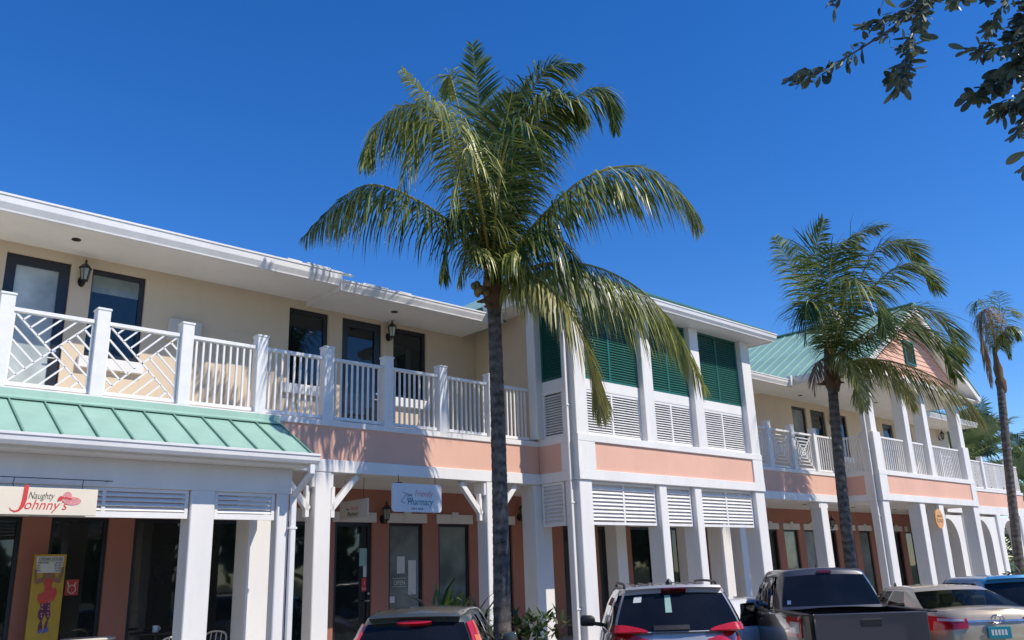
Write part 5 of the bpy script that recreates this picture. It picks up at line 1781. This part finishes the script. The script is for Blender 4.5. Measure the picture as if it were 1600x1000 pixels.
# grey sport utility car
m2 = carpaint('paint_silver_grey', (0.46, 0.45, 0.445))
c = Car('sport_utility_car', 'silver grey sport utility car with big red tail lights and roof rails', car_pos(1062, 10.55), HEAD, 4.7, 1.86, [(0, 1.13), (0.9, 1.12), (3.2, 1.06), (3.7, 1.02), (4.7, 0.86)], LV, m2)
c.lower()
c.house(0.10, 3.55, 0.42, 2.75, 0.86, 0.67, 1.62, [(0.02, 'post'), (0.21, 'sideq'), (0.25, 'post'), (0.53, 'sidea'), (0.57, 'post'), (0.94, 'sideb'), (1.0, 'post')], bulge_r=0.08, wide=0.03, top=0.90, low=0.02)
c.wheels(0.95, 3.75, 0.36); c.mirrors(3.15, 1.13, 'plastic', 0.93, 1.15)
for t0, t1 in ((0.10, 1.05), (-0.10, -1.05)):
    def shp(a, b, t0=t0, t1=t1):
        t = lerp(t0, t1, a); lo_ = 0.70+0.12*(1-a)**1.5
        return t, lerp(lo_, 0.985-0.10*(1-a)**3, b)
    c.patch('tail_light', t0, t1, 0.7, 0.98, 'lamp', 0.02, shape=shp, nt=10)
    c.patch('reversing_light', t0*1.2, t1*0.5, 0.80, 0.84, 'lampc', 0.026)
c.hpatch('upper_tail_light', 6.0, 9.3, 0.0, 0.16, 'lamp', 0.022, 10, 4, shape=lambda b, a: (lerp(6.0, 9.3, b), a*0.17*min(1, (0.03+b)*1.9)**0.6))
c.hpatch('upper_tail_light', 2.0, -1.3, 0.0, 0.16, 'lamp', 0.022, 10, 4, shape=lambda b, a: (lerp(2.0, -1.3, b), a*0.17*min(1, (0.03+b)*1.9)**0.6))
c.patch('tailgate_panel', -0.09, 0.09, 0.62, 0.97, m2, 0.012)
c.hpatch('spoiler', 0.1, 7.9, 0.94, 1.0, m2, 0.08, 8, 2)
c.hpatch('brake_light', 3.0, 5.0, 0.90, 0.925, 'lampd', 0.09, 6, 2)
for sg in (-1, 1):
    MB().tube(curve_pts([Vector((0.62, sg*0.60, 1.63)), Vector((0.72, sg*0.60, 1.685)), Vector((1.6, sg*0.61, 1.70)), Vector((2.5, sg*0.60, 1.685)), Vector((2.62, sg*0.60, 1.63))], 16), 0.018, 6).build('roof_rail', M['plastic'], c.root, smooth=60)
for yy in (-0.42, -0.25, -0.08, 0.10, 0.27, 0.44):
    MB().beam((0.55, yy, 1.672), (2.5, yy, 1.678), 0.035, 0.012, (0, 0, 1)).build('roof_rib', m2, c.root, bevel=0.004)
MB().lathe([(0.05, 0.0), (0.045, 0.03), (0.012, 0.075)], 10, (0.75, 0.0, 1.67)).build('antenna', M['plastic'], c.root, smooth=50)
c.hpatch('wiper', 3.3, 5.6, 0.03, 0.13, 'plastic', 0.03, 6, 2)
c.hpatch('window_sticker', 6.55, 7.15, 0.70, 0.84, 'paper', 0.006, 2, 2)
c.hpatch('window_card', 4.3, 4.75, 0.44, 0.84, 'paperg', 0.005, 2, 2)
c.plate(-0.015, 0.78, 'paper')

# dark grey pickup
m3 = carpaint('paint_graphite', (0.055, 0.058, 0.068))
LVP = [(0.0, 0.92, 0.06, 0.12), (0.12, 0.98, 0.01, 0.03), (0.45, 1.0, 0.0, 0.0), (0.80, 0.99, 0.0, 0.06), (0.96, 0.975, 0.0, 0.15), (1.0, 0.955, 0.01, 0.25)]
c = Car('pickup_truck', 'dark graphite crew cab pickup truck with open bed', car_pos(1361, 11.7), HEAD, 5.3, 1.90, [(0, 1.19), (1.75, 1.19), (1.85, 1.13), (3.9, 1.13), (4.3, 1.10), (5.3, 0.98)], LVP, m3, cat='truck')
c.lower(True, 1.72)
bl = MB(); bx, by, bz = (0.09, 1.72), 0.80, 0.80
bl.add([(bx[0], -by, bz), (bx[1], -by, bz), (bx[1], by, bz), (bx[0], by, bz), (bx[0], -by, 1.2), (bx[1], -by, 1.2), (bx[1], by, 1.2), (bx[0], by, 1.2)], [(0, 1, 2, 3), (0, 1, 5, 4), (1, 2, 6, 5), (2, 3, 7, 6), (3, 0, 4, 7)])
bl.build('bed_liner', M['plastic'], c.root)
rm = MB()
for sg in (-1, 1): rm.box(0.02, 1.76, sg*0.86-0.055, sg*0.86+0.055, 1.185, 1.212)
rm.build('bed_rail', M['plastic'], c.root, bevel=0.01)
box('tailgate', -0.012, 0.06, -0.76, 0.76, 0.62, 1.205, 'plastic', c.root, 0.012).data.materials[0] = m3
hd = box('tailgate_handle', -0.02, 0.0, -0.145, 0.145, 1.03, 1.13, 'plastic', c.root, 0.02)
c.house(1.74, 4.05, 2.02, 3.35, 0.86, 0.66, 1.76, [(0.04, 'post'), (0.12, 'post'), (0.46, 'sidea'), (0.50, 'post'), (0.94, 'sideb'), (1.0, 'post')], bulge_r=0.05, wide=0.06, top=0.90, low=0.10)
c.wheels(1.05, 4.35, 0.38); c.mirrors(3.62, 1.27, 'plastic', 0.95, 1.3)
c.hpatch('brake_light', 3.3, 4.7, 0.92, 0.985, 'lampd', 0.03, 4, 2)
c.hpatch('window_sticker', 7.3, 7.6, 0.16, 0.26, 'rim', 0.006, 3, 2)
for t0, t1 in ((0.98, 1.30), (-0.98, -1.30)):
    c.patch('tail_light', t0*0.97, t1, 0.66, 0.95, 'lamp', 0.014, nt=6)
    c.patch('reversing_light', t0*1.01, t1*0.93, 0.72, 0.88, 'lampc', 0.02)
MB().lathe([(0.025, 0.0), (0.022, 0.03), (0.005, 0.07)], 8, (2.35, 0.0, 1.80)).build('antenna', M['plastic'], c.root, smooth=50)
for sg in (-1, 1):
    for xx in (2.55, 3.25):
        box('door_handle', xx-0.09, xx+0.09, sg*0.93-0.03, sg*0.93+0.03, 1.0, 1.035, 'plastic', c.root, 0.01)

# beige sedan
m4 = carpaint('paint_beige', (0.50, 0.42, 0.30), 0.25)
c = Car('sedan_car', 'beige sedan with red tail lights and teal licence plate', car_pos(1556, 12.0), HEAD, 4.8, 1.82, [(0, 1.16), (0.55, 1.17), (1.2, 1.05), (3.2, 0.98), (3.7, 0.92), (4.8, 0.70)], LV, m4)
c.lower()
c.house(0.62, 3.75, 1.42, 2.75, 0.80, 0.60, 1.43, [(0.03, 'post'), (0.17, 'post'), (0.48, 'sidea'), (0.51, 'post'), (0.94, 'sideb'), (1.0, 'post')], bulge_r=0.14, wide=0.03, top=0.93, low=0.03, glass='cglass2')
c.wheels(0.95, 3.75, 0.33); c.mirrors(3.0, 1.02, m4)
c.seats((1.45, 2.55), 0.9, 1.32)
for t0, t1 in ((0.14, 1.15), (-0.14, -1.15)):
    def shp(a, b, t0=t0, t1=t1):
        t = lerp(t0, t1, a)
        return t, lerp(0.70+0.05*(1-a), 0.93-0.04*(1-a), b)
    c.patch('tail_light', t0, t1, 0.66, 0.9, 'lamp', 0.014, shape=shp, nt=8)
    c.patch('reversing_light', t0*1.3, t1*0.62, 0.85, 0.89, 'lampc', 0.02)
c.patch('chrome_strip', -0.14, 0.14, 0.83, 0.86, 'chrome', 0.02)
c.plate(-0.022, 0.87)
MB().tube([Vector((-0.03, 0.085*math.cos(a), 1.05+0.055*math.sin(a))) for a in [k*math.pi/10 for k in range(21)]], 0.010, 6).build('emblem', M['chrome'], c.root, smooth=60)
MB().tube([Vector((-0.032, 0.035*math.cos(a), 1.05+0.05*math.sin(a))) for a in [k*math.pi/10 for k in range(21)]], 0.008, 6).build('emblem', M['chrome'], c.root, smooth=60)

# blue hatchback
m5 = carpaint('paint_blue', (0.05, 0.28, 0.55), 0.2)
c = Car('hatchback_car', 'bright blue hatchback cut by the right picture edge', car_pos(1612, 15.0), HEAD, 3.95, 1.70, [(0, 0.98), (0.6, 0.98), (2.5, 0.94), (3.1, 0.86), (3.95, 0.66)], LV, m5)
c.lower()
c.house(0.14, 3.1, 0.40, 2.1, 0.79, 0.62, 1.50, [(0.02, 'post'), (0.10, 'post'), (0.42, 'sidea'), (0.46, 'post'), (0.92, 'sideb'), (1.0, 'post')], bulge_r=0.09, wide=0.05, top=0.88, low=0.06)
c.wheels(0.72, 3.3, 0.30); c.mirrors(2.8, 1.02, m5)
c.hpatch('spoiler', 0.2, 7.8, 0.91, 1.0, m5, 0.12, 8, 2)
for t0, t1 in ((0.6, 1.15), (-0.6, -1.15)): c.patch('tail_light', t0, t1, 0.7, 0.98, 'lamp', 0.014)
MB().tube([(0.66, 0.0, 1.55), (0.60, 0.0, 1.585), (0.45, -0.1, 1.64)], [0.02, 0.012, 0.005], 6).build('antenna', M['plastic'], c.root, smooth=60)
c.plate(-0.012, 0.72)

# white car by the walkway
m6 = carpaint('paint_white', (0.74, 0.74, 0.73), 0.0)
c = Car('white_car', 'white low car parked along the walkway between the utility car and the pickup', (11.9, 9.25), rad(4), 4.3, 1.72, [(0, 0.93), (0.5, 0.94), (1.2, 0.90), (2.9, 0.86), (3.3, 0.82), (4.3, 0.62)], LV, m6)
c.lower()
c.house(0.45, 3.3, 1.1, 2.45, 0.76, 0.58, 1.30, [(0.03, 'post'), (0.14, 'post'), (0.46, 'sidea'), (0.5, 'post'), (0.94, 'sideb'), (1.0, 'post')], wide=0.04, low=0.05, glass='cglass2')
c.wheels(0.8, 3.4, 0.31); c.mirrors(2.85, 0.95, m6)
c.seats((1.2, 2.1), 0.75, 1.2)
